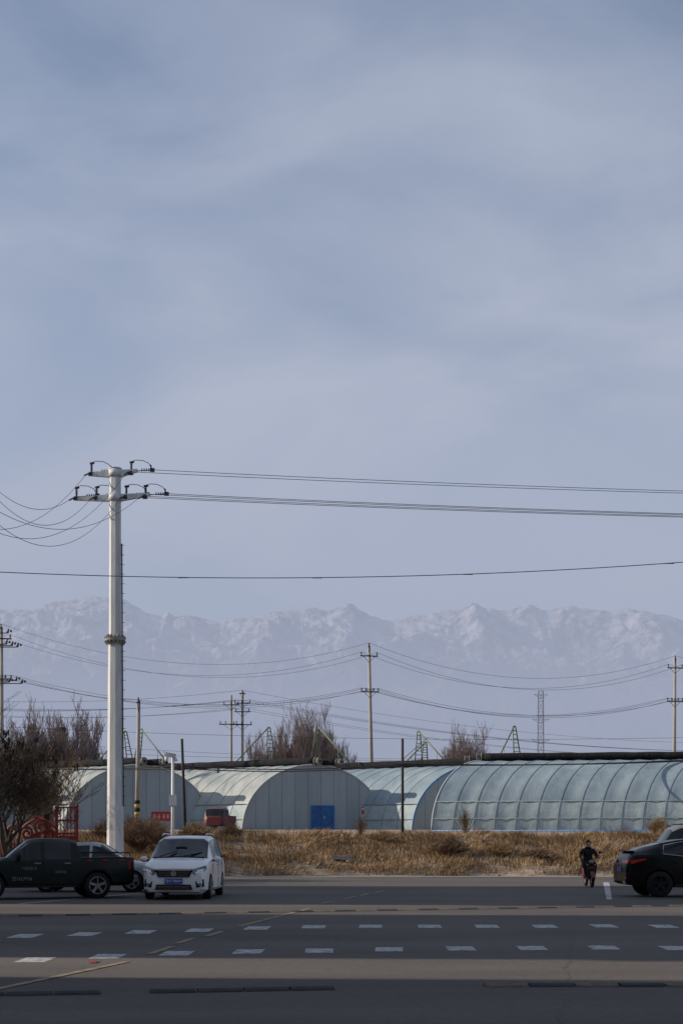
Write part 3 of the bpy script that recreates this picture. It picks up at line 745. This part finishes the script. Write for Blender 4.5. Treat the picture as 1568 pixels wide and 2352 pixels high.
shrub(300, 73, 1.0, 1.5, 350, 10); shrub(450, 72, .9, 1.0, 260, 11, 'grass'); shrub(530, 73, .8, 1.0, 220, 12); shrub(240, 72, .9, 1.2, 220, 16); shrub(880, 71, .9, .7, 220, 13, 'grass'); shrub(690, 66.5, .8, .55, 220, 14, 'grass'); shrub(1440, 66.5, .9, .6, 220, 15, 'grass')
mb = MB(); mb.box((0, 0, 0), (.95, .45, .16), 0, Matrix.Rotation(.1, 3, 'Y')); mb.box((.25, -.1, .1), (.5, .3, .1), 0, Matrix.Rotation(-.12, 3, 'Y')); mb.obj('broken_kerbstone', M['concrete'], None, (X(785, 66), 66, bank(X(785, 66), 66)+.16))
mb = MB(); rn = random.Random(8)
for i in range(400):
    x = rn.uniform(-17, 20); y = rn.uniform(63.1, 75); r = rn.uniform(.03, .13); mb.ball((x, y, bank(x, y)+r*.3), r, 0, 6, 4, (1.2, 1, .7))
mb.obj('earth_clods', M['dirt'])

# ---------------------------------------------------------------- red ornamental fence at the left
e = empty('red_ornamental_fence', (X(150, 60), 60, .12)); mb = MB()
zt = Z(1853, 60)-.12
for x in (-.35, .50): mb.box((x, 0, zt/2), (.11, .11, zt))
for z in (zt, zt-.55, zt-1.1, .5): mb.box((.07, 0, z-.03), (.78, .07, .06))
for x in (-.2, -.05, .1, .25, .4): mb.box((x, 0, (zt+.5)/2), (.035, .035, zt-.5))
mb.box((.07, 0, .95), (.78, .05, 1.4))
mb.cyl((.5, 0, zt), (.5, 0, zt+.14), .08, .03, 8)
for i in range(40):
    x = -.6-.11*i; mb.box((x, 0, .72), (.045, .035, 1.44)); mb.cyl((x, 0, 1.44), (x, 0, 1.56), .035, .004, 5)
for z in (.2, .72, 1.3): mb.box((-2.6, 0, z), (4.2, .05, .07))
def scroll(cx, cz, r, s_=1, turns=1.6, w_=.06):
    pts = []
    for k in range(30):
        a = turns*2*math.pi*k/29; rr = r*(1-.78*k/29); pts.append((cx+s_*rr*math.cos(a), -.03, cz+rr*math.sin(a)))
    mb.tube(pts, w_, 6)
scroll(-1.0, 2.0, .36); scroll(-1.6, 1.75, .30, -1); scroll(-.62, 1.7, .24, -1); scroll(-2.2, 1.85, .28); scroll(-1.25, 1.55, .2)
mb.tube([(-2.3, -.03, 1.6), (-1.6, -.03, 2.15), (-1.15, -.03, 2.45), (-.7, -.03, 2.25), (-.4, -.03, 2.0)], .06, 6)
mb.obj('ironwork', M['red'], e)
mb = MB(); mb.box((0, 0, 1.3), (.22, .22, 2.6)); mb.obj('post', M['wood_dark'], e, (X(109, 61)-X(150, 60), 1, 0))

# ---------------------------------------------------------------- vehicles
def loft(name, st, mats, parent, wheels, wr_=.36, extra_cut=None, wy=.8):
    mb = MB(); R = []
    for (x, w_, z0, be, wrf, ro, tag) in st:
        tall = ro-be > .2; ze = ro-(.10 if tall else (ro-be)*.35)
        h = [(w_*.86, z0), (w_*.985, z0+.09), (w_, z0+(be-z0)*.45), (w_*.992, be-.10), (w_*.955, be), (wrf, ze), (wrf*.80, ro-.012)]
        ring = [(x, 0, z0)]+[(x, -a, b) for a, b in h]+[(x, 0, ro)]+[(x, a, b) for a, b in reversed(h)]
        R.append(ring)
    n = len(R[0])
    for r in R: mb.v += r
    for i in range(len(R)-1):
        tag = st[i][6]
        for k in range(n):
            k2 = (k+1) % n
            mi = 0
            lo = min(k, n-1-k)
            if lo == 5 and 'g' in tag: mi = 1
            if lo in (6, 7) and 'w' in tag: mi = 1
            if lo in (0, 1) and 'n' not in tag: mi = 2
            mb.f.append([i*n+k, i*n+k2, (i+1)*n+k2, (i+1)*n+k]); mb.m.append(mi); mb.sm.append(True)
    mb.f.append(list(range(n))[::-1]); mb.m.append(0); mb.sm.append(False)
    mb.f.append([(len(R)-1)*n+k for k in range(n)]); mb.m.append(0); mb.sm.append(False)
    o = mb.obj(name, mats, parent)
    bm = bmesh.new(); bm.from_mesh(o.data); bmesh.ops.recalc_face_normals(bm, faces=bm.faces); bm.to_mesh(o.data); bm.free()
    cb = MB()
    for wx in wheels:
        for s_ in (-1, 1):
            cb.tube([(wx, s_*(wy-.20), wr_), (wx, s_*(wy+.3), wr_)], wr_+.055, 28, 2)
    if extra_cut: cb.box(*extra_cut, 2)
    if cb.v:
        c = cb.obj('cutter', mats)
        bm = bmesh.new(); bm.from_mesh(c.data); bmesh.ops.recalc_face_normals(bm, faces=bm.faces); bm.to_mesh(c.data); bm.free()
        md = o.modifiers.new('b', 'BOOLEAN'); md.operation = 'DIFFERENCE'; md.object = c; md.solver = 'EXACT'
        c.parent = parent
        bpy.context.view_layer.update()
        dg = bpy.context.evaluated_depsgraph_get(); me = bpy.data.meshes.new_from_object(o.evaluated_get(dg))
        o.modifiers.clear(); o.data = me; bpy.data.objects.remove(c)
    for p in o.data.polygons: p.use_smooth = True
    es = o.modifiers.new('es', 'EDGE_SPLIT'); es.split_angle = math.radians(32)
    return o
def wheel(parent, x, y, r, s_, rimc='rim', w_=.2):
    mb = MB(); yo = y
    pr = [(r*.62, -.5), (r*.93, -.5), (r, -.32), (r, .32), (r*.93, .5), (r*.62, .5)]
    seg = 32; P = []
    for (rr, t_) in pr:
        for k in range(seg):
            a = 2*math.pi*k/seg; P.append((x+rr*math.cos(a), yo+t_*w_, r+rr*math.sin(a)))
    mb.add(P, [(i*seg+k, i*seg+(k+1) % seg, (i+1)*seg+(k+1) % seg, (i+1)*seg+k) for i in range(5) for k in range(seg)], 0, True)
    y1 = yo+s_*w_*.28
    mb.cyl((x, y1-s_*.02, r), (x, y1, r), r*.64, None, 28, 0)
    pts = [(x+r*.63*math.cos(2*math.pi*k/28), y1+s_*.05, r+r*.63*math.sin(2*math.pi*k/28)) for k in range(29)]
    mb.tube(pts, .018, 5, 1)
    for k in range(5):
        a = 2*math.pi*k/5+.3
        mb.beam((x+.04*math.cos(a), y1+s_*.04, r+.04*math.sin(a)), (x+r*.62*math.cos(a), y1+s_*.045, r+r*.62*math.sin(a)), .03, .07, 1)
    mb.cyl((x, y1, r), (x, y1+s_*.06, r), .06, .05, 12, 1)
    mb.obj('wheel', [M['black'], M[rimc]], parent)
def wheels(parent, xs_, y, r, rimc='rim'):
    for x in xs_:
        for s_ in (-1, 1): wheel(parent, x, s_*y, r, s_, rimc)
def quadpanel(mb, pts, mi=0, th=.02, out=(1, 0, 0)):
    o = Vector(out).normalized()*th; pts = [Vector(p) for p in pts]; n = len(pts)
    mb.add([p-o for p in pts]+[p+o for p in pts], [tuple(range(n))[::-1], tuple(range(n, 2*n))]+[(k, (k+1) % n, n+(k+1) % n, n+k) for k in range(n)], mi)
def heading(hx, hy): return math.atan2(hy, hx)

# --- white minivan
e = empty('white_minivan', (-4.42, 40.45, 0), heading(-.03, -1))
cm = [M['carwhite'], M['glass'], M['black']]
st = [(2.33, .55, .30, .62, .45, .70, 'n'), (2.27, .74, .22, .76, .60, .86, 'n'), (2.12, .84, .19, .88, .68, .97, 'n'), (1.85, .875, .18, .96, .74, 1.045, ''), (1.50, .885, .18, 1.0, .76, 1.10, ''), (1.27, .89, .18, 1.03, .775, 1.14, 'w'),
      (.55, .89, .18, 1.05, .715, 1.60, 'w'), (.42, .89, .18, 1.055, .705, 1.66, 'g'), (.12, .89, .18, 1.06, .70, 1.715, 'g'), (-.28, .89, .18, 1.06, .70, 1.74, ''), (-.36, .89, .18, 1.06, .70, 1.742, 'g'), (-1.18, .89, .18, 1.075, .695, 1.735, ''), (-1.26, .89, .18, 1.08, .69, 1.73, 'g'), (-1.95, .875, .2, 1.10, .67, 1.69, ''), (-2.15, .865, .22, 1.10, .65, 1.64, ''), (-2.30, .84, .28, 1.02, .63, 1.45, ''), (-2.38, .78, .34, .95, .6, 1.1, '')]
loft('body', st, cm, e, (1.42, -1.38), .325)
wheels(e, (1.42, -1.38), .79, .325)
mb = MB()
quadpanel(mb, [(2.325, -.50, .80), (2.325, .50, .80), (2.335, .42, .62), (2.335, -.42, .62)], 0, .03)
for k in range(3): mb.box((2.365, 0, .655+.05*k), (.02, .78+.03*k, .008), 1)
mb.box((2.36, 0, .82), (.03, 1.02, .02), 1)
for s_ in (-1, 1):
    quadpanel(mb, [(2.32, s_*.48, .82), (2.06, s_*.83, .93), (2.10, s_*.85, .80), (2.31, s_*.54, .67)], 2, .03, (1, s_*.6, .1))
    quadpanel(mb, [(2.30, s_*.56, .74), (2.12, s_*.82, .83), (2.13, s_*.83, .81), (2.31, s_*.56, .71)], 1, .036, (1, s_*.6, .1))
    quadpanel(mb, [(2.30, s_*.56, .50), (2.20, s_*.78, .56), (2.20, s_*.80, .36), (2.30, s_*.60, .34)], 0, .03, (1, s_*.5, 0))
    mb.cyl((2.28, s_*.69, .42), (2.33, s_*.70, .42), .045, None, 10, 2)
quadpanel(mb, [(2.33, -.46, .42), (2.33, .46, .42), (2.32, .50, .28), (2.32, -.50, .28)], 0, .03)
for k in range(2): mb.box((2.365, 0, .33+.04*k), (.01, .86, .008), 1)
mb.obj('front_trim', [M['black'], M['chrome'], M['lamp']], e)
mb = MB(); mb.cyl((2.36, 0, .715), (2.385, 0, .715), .075, None, 18); mb.obj('badge', M['chrome'], e)
mb = MB(); mb.box((2.375, .0, .51), (.012, .48, .14)); mb.obj('number_plate', M['plate'], e)
text('plate_text', '甘H·Y8699', .095, (2.383, 0, .51), (math.radians(90), 0, math.radians(90)), M['white'], e)
mb = MB()
for s_ in (-1, 1):
    mb.ball((.98, s_*1.02, 1.08), .1, 0, 10, 6, (.8, 1.1, .85)); mb.box((1.0, s_*.93, 1.05), (.05, .14, .05), 1)
    mb.tube([(.3, s_*.62, 1.73), (.1, s_*.61, 1.79), (-1.6, s_*.60, 1.77), (-1.85, s_*.6, 1.70)], .018, 5, 2)
    mb.box((-.1, s_*.90, .92), (.2, .03, .03), 2); mb.box((-1.0, s_*.90, .93), (.2, .03, .03), 2)
    for x in (.95, -.32, -1.22): mb.box((x, s_*.8885, .66), (.012, .008, .72), 1)
    mb.box((-.2, s_*.893, .27), (2.2, .02, .06), 2); mb.box((-.6, s_*.885, 1.055), (2.6, .03, .02), 2)
    quadpanel(mb, [(-2.2, s_*.82, 1.2), (-2.05, s_*.86, 1.2), (-2.1, s_*.87, .9), (-2.3, s_*.8, .9)], 3, .02, (0, s_, 0))
mb.tube([(1.27, -.55, 1.165), (1.05, -.1, 1.30)], .012, 4, 1); mb.tube([(1.27, .1, 1.165), (1.05, .6, 1.27)], .012, 4, 1)
mb.tube([(1.32, -.7, 1.13), (1.30, 0, 1.15), (1.32, .7, 1.13)], .02, 4, 1)
quadpanel(mb, [(.88, -.16, 1.395), (.88, .16, 1.395), (.84, .13, 1.425), (.84, -.13, 1.425)], 1, .01, (.5, 0, .8))
mb.obj('side_trim', [M['carwhite'], M['black'], M['chrome'], M['tail']], e)

# --- dark green pickup
hv = (-.93, -.36); e = empty('dark_green_pickup_truck', (-8.34, 39.4, 0), heading(*hv))
cm = [M['cargreen'], M['glass'], M['black']]
st = [(2.30, .70, .40, .78, .55, .84, ''), (2.22, .82, .34, .90, .66, .98, ''), (1.95, .85, .32, 1.0, .70, 1.06, ''), (1.15, .86, .32, 1.05, .74, 1.13, ''), (1.0, .86, .32, 1.06, .75, 1.15, 'wg'), (.45, .86, .32, 1.08, .67, 1.58, 'g'), (.30, .86, .32, 1.085, .66, 1.64, 'g'), (.10, .86, .32, 1.09, .655, 1.66, ''), (.0, .86, .32, 1.09, .655, 1.665, 'g'),
      (-.72, .86, .32, 1.09, .65, 1.65, ''), (-.90, .86, .32, 1.09, .64, 1.60, 'w'), (-1.02, .86, .32, 1.09, .70, 1.15, ''), (-1.04, .86, .34, 1.10, .84, 1.115, ''), (-2.35, .86, .38, 1.12, .84, 1.135, ''), (-2.45, .83, .45, 1.10, .80, 1.12, '')]
loft('body', st, cm, e, (1.43, -1.43), .37, ((-1.72, 0, 1.0), (1.26, 1.5, .5)), wy=.76)
wheels(e, (1.43, -1.43), .76, .365)
mb = MB()
for s_ in (-1, 1):
    mb.ball((.72, s_*1.0, 1.16), .1, 0, 10, 6, (.7, 1, 1)); mb.box((.75, s_*.9, 1.12), (.05, .12, .04), 0)
    for x in (.92, .05, -.92): mb.box((x, s_*.8575, .76), (.012, .008, .62), 3)
    mb.box((-.6, s_*.87, .98), (.18, .03, .035), 1); mb.box((.2, s_*.87, .98), (.18, .03, .035), 1)
    mb.box((.1, s_*.90, .36), (1.9, .12, .05), 0)
    quadpanel(mb, [(-2.36, s_*.80, 1.05), (-2.28, s_*.86, 1.05), (-2.28, s_*.86, .8), (-2.4, s_*.80, .8)], 2, .025, (-.6, s_, 0))
    mb.tube([(-1.1, s_*.74, 1.17), (-1.1, s_*.74, 1.26), (-2.35, s_*.74, 1.26), (-2.35, s_*.74, 1.17)], .018, 5, 0)
    for k in range(3): mb.box((-1.2-.45*k, s_*.864, 1.06), (.16, .012, .03), 4)
    for wx in (1.43, -1.43):
        pts = [(wx+.44*math.cos(a), s_*.865, .37+.44*math.sin(a)) for a in np.linspace(0.1, math.pi-.1, 16)]
        mb.tube([tuple(p) for p in pts], .03, 5, 0)
mb.box((-2.5, 0, .55), (.14, 1.6, .16), 1)
mb.obj('trim', [M['black'], M['rim'], M['tail'], M['black'], M['tail']], e)
pt = mat('pale_lettering', (0.19, 0.20, 0.20), None, .6, 8)
def ltext(nm, s, size, x, z):
    text(nm, s, size, (x, .866, z), (math.radians(90), 0, math.radians(180)), pt, e, .002)
ltext('door_text', '甘H27F56', .13, .62, .56)
ltext('door_text_upper', '行政执法', .10, .42, .84)
ltext('rear_door_text', '监督电话', .075, -.42, .74)
# --- silver hatchback behind it
def sedan(name, loc, rz, m, H=1.5):
    e = empty(name, loc, rz); cm = [M[m], M['glass'], M['black']]
    st = [(2.2, .6, .32, .62, .5, .68, ''), (2.1, .78, .22, .74, .62, .80, ''), (1.7, .84, .2, .84, .70, .92, ''), (1.1, .86, .2, .92, .72, 1.0, 'wg'), (.35, .86, .2, .95, .60, H-.06, 'g'), (.1, .86, .2, .96, .6, H-.01, ''), (.02, .86, .2, .96, .6, H, 'g'), (-.8, .86, .2, .98, .6, H-.03, ''), (-.88, .86, .2, .98, .6, H-.04, 'wg'), (-1.6, .85, .22, 1.0, .66, 1.12, ''), (-2.0, .82, .25, .98, .68, 1.06, ''), (-2.2, .74, .35, .9, .6, .96, '')]
    loft('body', st, cm, e, (1.35, -1.3), .32); wheels(e, (1.35, -1.3), .77, .32)
    mb = MB()
    for s_ in (-1, 1):
        mb.ball((.75, s_*.96, .98), .08, 0, 8, 5); quadpanel(mb, [(2.1, s_*.5, .70), (1.8, s_*.82, .80), (1.85, s_*.82, .68), (2.14, s_*.5, .6)], 1, .03, (1, s_*.6, 0))
        quadpanel(mb, [(-2.15, s_*.5, .92), (-1.95, s_*.81, .92), (-1.95, s_*.81, .75), (-2.18, s_*.5, .75)], 2, .03, (-1, s_*.6, 0))
    mb.obj('trim', [M[m], M['lamp'], M['tail']], e)
sedan('silver_sedan', (X(305, 44)-1.35, 44.7, 0), 0, 'carsilver', 1.55)

# --- black coupe SUV at right
e = empty('black_suv', (10.32, 40.85, 0), heading(1, .03))
cm = [M['carblack'], M['glass'], M['black']]
st = [(2.32, .65, .40, .70, .5, .78, ''), (2.2, .84, .3, .84, .66, .92, ''), (1.8, .91, .28, .96, .74, 1.03, ''), (1.3, .93, .28, 1.03, .78, 1.12, 'w'), (.55, .93, .28, 1.08, .66, 1.58, 'g'), (.25, .93, .28, 1.10, .65, 1.65, 'g'), (-.1, .93, .28, 1.11, .65, 1.675, ''), (-.18, .93, .28, 1.115, .65, 1.675, 'g'), (-.8, .93, .28, 1.15, .64, 1.63, 'g'), (-1.35, .93, .28, 1.20, .64, 1.53, 'w'), (-1.75, .92, .3, 1.20, .66, 1.42, 'w'), (-2.08, .90, .32, 1.19, .70, 1.31, ''), (-2.20, .88, .34, 1.14, .72, 1.25, ''), (-2.28, .86, .36, 1.05, .72, 1.12, ''), (-2.36, .80, .44, .85, .68, .95, '')]
loft('body', st, cm, e, (1.43, -1.43), .37); wheels(e, (1.43, -1.43), .84, .37, 'black')
mb = MB()
for s_ in (-1, 1):
    quadpanel(mb, [(-2.27, s_*.875, 1.04), (-1.86, s_*.925, 1.10), (-1.80, s_*.93, 1.06), (-2.22, s_*.89, .94)], 0, .03, (-.2, s_, 0))
    quadpanel(mb, [(-2.32, s_*.38, 1.05), (-2.27, s_*.88, 1.05), (-2.31, s_*.86, .95), (-2.35, s_*.38, .96)], 0, .035, (-1, 0, .1))
    mb.ball((.95, s_*1.04, 1.12), .1, 1, 10, 6, (.8, 1.1, .8))
    mb.tube([(.75, s_*.90, 1.095), (-.8, s_*.90, 1.16), (-1.32, s_*.90, 1.22), (-1.28, s_*.70, 1.47), (-.7, s_*.67, 1.575), (.2, s_*.68, 1.60)], .012, 5, 2)
    for x in (.95, -.14, -1.2): mb.box((x, s_*.928, .75), (.012, .01, .66), 3)
    mb.box((-.05, s_*.935, .95), (.2, .03, .03), 1); mb.box((-1.0, s_*.935, .98), (.2, .03, .03), 1)
    mb.box((-2.36, s_*.6, .42), (.06, .16, .07), 2); mb.box((-2.35, s_*.7, .55), (.03, .2, .04), 0)
    mb.box((0, s_*.93, .33), (2.0, .04, .1), 3)
mb.box((-2.16, 0, 1.30), (.14, 1.3, .03), 1)
mb.box((-2.365, 0, .78), (.02, .46, .14), 4)
mb.obj('trim', [M['tail'], M['carblack'], M['chrome'], M['black'], M['plate']], e)
# --- grey van behind
e = empty('grey_minibus', (13.3, 51.5, 0), math.pi); cm = [M['cargrey'], M['glass'], M['black']]
st = [(2.2, .7, .4, .9, .6, 1.0, ''), (2.05, .8, .3, 1.1, .7, 1.2, 'wg'), (1.5, .84, .28, 1.2, .66, 2.0, 'g'), (1.2, .84, .28, 1.2, .66, 2.13, 'g'), (.7, .84, .28, 1.2, .66, 2.16, ''), (.62, .84, .28, 1.2, .66, 2.16, 'g'), (-.5, .84, .28, 1.2, .66, 2.16, ''), (-.58, .84, .28, 1.2, .66, 2.16, 'g'), (-1.8, .84, .28, 1.2, .66, 2.13, ''), (-2.1, .82, .3, 1.2, .64, 2.0, ''), (-2.2, .78, .4, 1.1, .6, 1.6, '')]
loft('body', st, cm, e, (1.4, -1.35), .32); wheels(e, (1.4, -1.35), .75, .32)
mb = MB()
for s_ in (-1, 1): mb.tube([(1.2, s_*.55, 2.18), (-1.9, s_*.55, 2.18)], .02, 5); mb.ball((1.8, s_*.95, 1.3), .1, 0, 8, 5)
mb.obj('trim', M['black'], e)
# --- red three-wheeler by the greenhouse
d = 86; e = empty('red_cargo_tricycle', (X(498, d), d, 2.12), math.radians(-100))
cm = [M['cardred'], M['glass'], M['black']]
st = [(.75, .45, .35, .75, .4, .85, ''), (.62, .62, .3, .85, .5, .92, 'w'), (.45, .68, .3, .9, .58, 1.35, 'g'), (.1, .68, .3, .9, .6, 1.42, ''), (.02, .68, .3, .9, .6, 1.42, 'g'), (-.5, .68, .3, .9, .6, 1.40, ''), (-.6, .66, .3, .9, .58, 1.3, '')]
loft('cab', st, cm, e, (), .25)
mb = MB(); mb.box((-1.35, 0, .55), (1.5, 1.3, .06)); [mb.box((-1.35, s_*.65, .75), (1.5, .05, .4)) for s_ in (-1, 1)]; mb.box((-2.1, 0, .75), (.05, 1.3, .4)); mb.obj('cargo_bed', M['cardred'], e)
wheel(e, .5, 0, .25, 1); wheel(e, -1.5, .62, .27, 1); wheel(e, -1.5, -.62, .27, -1)

# ---------------------------------------------------------------- scooter rider
e = empty('scooter', (X(1354, 48.7), 48.9, 0), math.radians(-90))
mb = MB()
def tyre(x, r):
    pts = [(x+(r-.045)*math.cos(a), 0, r+(r-.045)*math.sin(a)) for a in np.linspace(0, 2*math.pi, 25)]
    mb.tube(pts, .05, 8, 0, cap=False); mb.cyl((x, -.04, r), (x, .04, r), r*.5, None, 14, 2)
tyre(.62, .23); tyre(-.62, .23)
for s_ in (-1, 1): mb.tube([(.62, s_*.075, .23), (.52, s_*.075, .55), (.42, s_*.04, .8)], .022, 6, 0)
mb.tube([(.44, 0, .55), (.34, 0, .98)], .035, 8, 0)
pts = [(.62+.27*math.cos(a), 0, .23+.27*math.sin(a)) for a in np.linspace(.2, 2.4, 9)]; mb.tube(pts, .065, 8, 1)
quadpanel(mb, [(.46, -.13, .40), (.46, .13, .40), (.42, .17, .62), (.36, .12, .90), (.36, -.12, .90), (.42, -.17, .62)], 0, .035, (1, 0, .15))
mb.ball((.43, 0, .86), .08, 3, 12, 8, (.7, 1.1, .9)); mb.box((.47, 0, .66), (.02, .22, .10), 1)
mb.box((.70, 0, .43), (.02, .12, .06), 4)
for s_ in (-1, 1): mb.ball((.44, s_*.13, .76), .028, 4, 8, 5)
mb.tube([(.30, -.34, 1.01), (.34, -.15, 1.0), (.36, 0, .98), (.34, .15, 1.0), (.30, .34, 1.01)], .016, 8, 0)
for s_ in (-1, 1): mb.tube([(.30, s_*.24, 1.01), (.33, s_*.30, 1.16)], .008, 5, 0); mb.box((.33, s_*.32, 1.19), (.02, .11, .07), 0); mb.tube([(.35, s_*.2, 1.0), (.40, s_*.3, 1.0)], .008, 4, 0)
mb.box((.12, 0, .30), (.62, .28, .07), 1); mb.box((-.36, 0, .48), (.62, .28, .34), 1, None, .85); mb.box((-.35, 0, .71), (.68, .27, .10), 0, None, .85); mb.box((-.75, 0, .66), (.18, .22, .2), 1)
mb.obj('frame_and_bodywork', [M['black'], M['cardred'], M['rim'], M['lamp'], M['orange']], e)

def skin_body(name, verts, edges, radii, m, parent, root=0, sub=2):
    me = bpy.data.meshes.new(name); me.from_pydata(verts, edges, []); me.materials.append(m)
    o = bpy.data.objects.new(name, me); sc.collection.objects.link(o); o.parent = parent
    o.modifiers.new('skin', 'SKIN')
    for i, r in enumerate(radii):
        rr = r if isinstance(r, tuple) else (r, r)
        me.skin_vertices[0].data[i].radius = rr; me.skin_vertices[0].data[i].use_root = (i == root)
    s_ = o.modifiers.new('sub', 'SUBSURF'); s_.levels = sub; s_.render_levels = sub
    o.modifiers['skin'].use_smooth_shade = True
    return o
pe = empty('scooter_rider', (X(1354, 48.7), 48.9, 0), math.radians(-90))
Vt = [(-.28, 0, .82), (-.25, 0, .98), (-.20, 0, 1.14), (-.17, 0, 1.27), (-.155, 0, 1.335)]
Rt = [(.17, .17), (.165, .165), (.18, .18), (.14, .14), (.06, .06)]
Et = [(0, 1), (1, 2), (2, 3), (3, 4)]
for s_ in (-1, 1):
    b0 = len(Vt); Vt += [(-.17, s_*.175, 1.25), (-.10, s_*.25, 1.13), (-.03, s_*.29, 1.03), (.12, s_*.285, 1.03), (.24, s_*.275, 1.025)]
    Rt += [.076, .068, .062, .053, .043]; Et += [(3, b0), (b0, b0+1), (b0+1, b0+2), (b0+2, b0+3), (b0+3, b0+4)]
skin_body('jacket', Vt, Et, Rt, M['jacket'], pe)
Vl = [(-.28, 0, .82)]; Rl = [(.16, .16)]; El = []
for s_ in (-1, 1):
    b0 = len(Vl); Vl += [(-.24, s_*.10, .80), (-.03, s_*.15, .80), (.18, s_*.17, .76), (.21, s_*.155, .60), (.20, s_*.14, .42)]
    Rl += [.11, .10, .085, .07, .055]; El += [(0, b0), (b0, b0+1), (b0+1, b0+2), (b0+2, b0+3), (b0+3, b0+4)]
skin_body('trousers', Vl, El, Rl, M['trouser'], pe)
mb = MB()
for s_ in (-1, 1):
    mb.ball((.25, s_*.14, .375), .06, 0, 12, 8, (2.1, .8, .68)); mb.cyl((.19, s_*.14, .37), (.20, s_*.14, .46), .05, .052, 10)
mb.obj('shoes', M['black'], pe)
mb = MB(); hc = Vector((-.125, 0, 1.475))
mb.ball(hc, .105, 0, 18, 14, (.95, .76, 1.15)); mb.cyl((-.155, 0, 1.32), (-.135, 0, 1.42), .052, .05, 12, 0)
mb.ball(hc+Vector((.095, 0, -.012)), .019, 0, 8, 6, (1, .8, 1.4))
mb.ball(hc+Vector((.07, 0, -.085)), .035, 0, 10, 6, (.8, 1, .7))
for s_ in (-1, 1):
    mb.ball(hc+Vector((0, s_*.082, -.01)), .022, 0, 8, 6, (.8, .45, 1.4)); mb.ball(hc+Vector((.087, s_*.031, .010)), .0085, 2, 8, 6, (.7, 1.4, .7)); mb.ball(hc+Vector((.088, s_*.033, .030)), .012, 1, 8, 5, (.5, 1.4, .25))
mb.ball(hc+Vector((.088, 0, -.052)), .015, 3, 8, 6, (.4, 1.4, .3))
mb.ball(hc+Vector((-.02, 0, .028)), .113, 1, 18, 12, (.98, .80, 1.03))
mb.obj('head', [M['skin'], M['hair'], M['black'], M['cardred']], pe)
mb = MB(); mb.tube([(-.16+.085*math.cos(a), .085*math.sin(a), 1.345+.012*math.cos(a)) for a in np.linspace(0, 6.283, 17)], .03, 8); mb.obj('scarf', M['jacket'], pe)
for s_ in (-1, 1):
    mb = MB(); c = Vector((.275, s_*.285, 1.03)); mb.ball(c, .04, 0, 10, 8, (1.1, 1.05, .55))
    for k in range(4):
        y = s_*(.25+.021*k); ln = (.9, 1.0, .95, .8)[k]
        mb.tube([(.29, y, 1.045), (.318, y, 1.045), (.335, y, 1.02), (.328, y, .995), (.308, y, .985)], [.0098*ln, .0098*ln, .0095*ln, .009*ln, .008*ln], 7)
    mb.tube([(.27, s_*.245, 1.02), (.275, s_*.232, 1.0), (.295, s_*.232, .985)], [.011, .011, .009], 7)
    mb.obj('hand', M['skin'], pe)

# ---------------------------------------------------------------- camera
cd = bpy.data.cameras.new('camera'); co = bpy.data.objects.new('camera', cd); sc.collection.objects.link(co)
co.location = (0, 0, EYE); co.rotation_euler = (math.radians(90), 0, 0)
cd.sensor_fit = 'VERTICAL'; cd.sensor_height = 36; cd.sensor_width = 24; cd.lens = 50
cd.shift_y = (HY-1176)/2352
cd.clip_start = .1; cd.clip_end = 200000
sc.camera = co
sc.view_settings.view_transform = 'Standard'; sc.view_settings.look = 'None'; sc.view_settings.exposure = 0
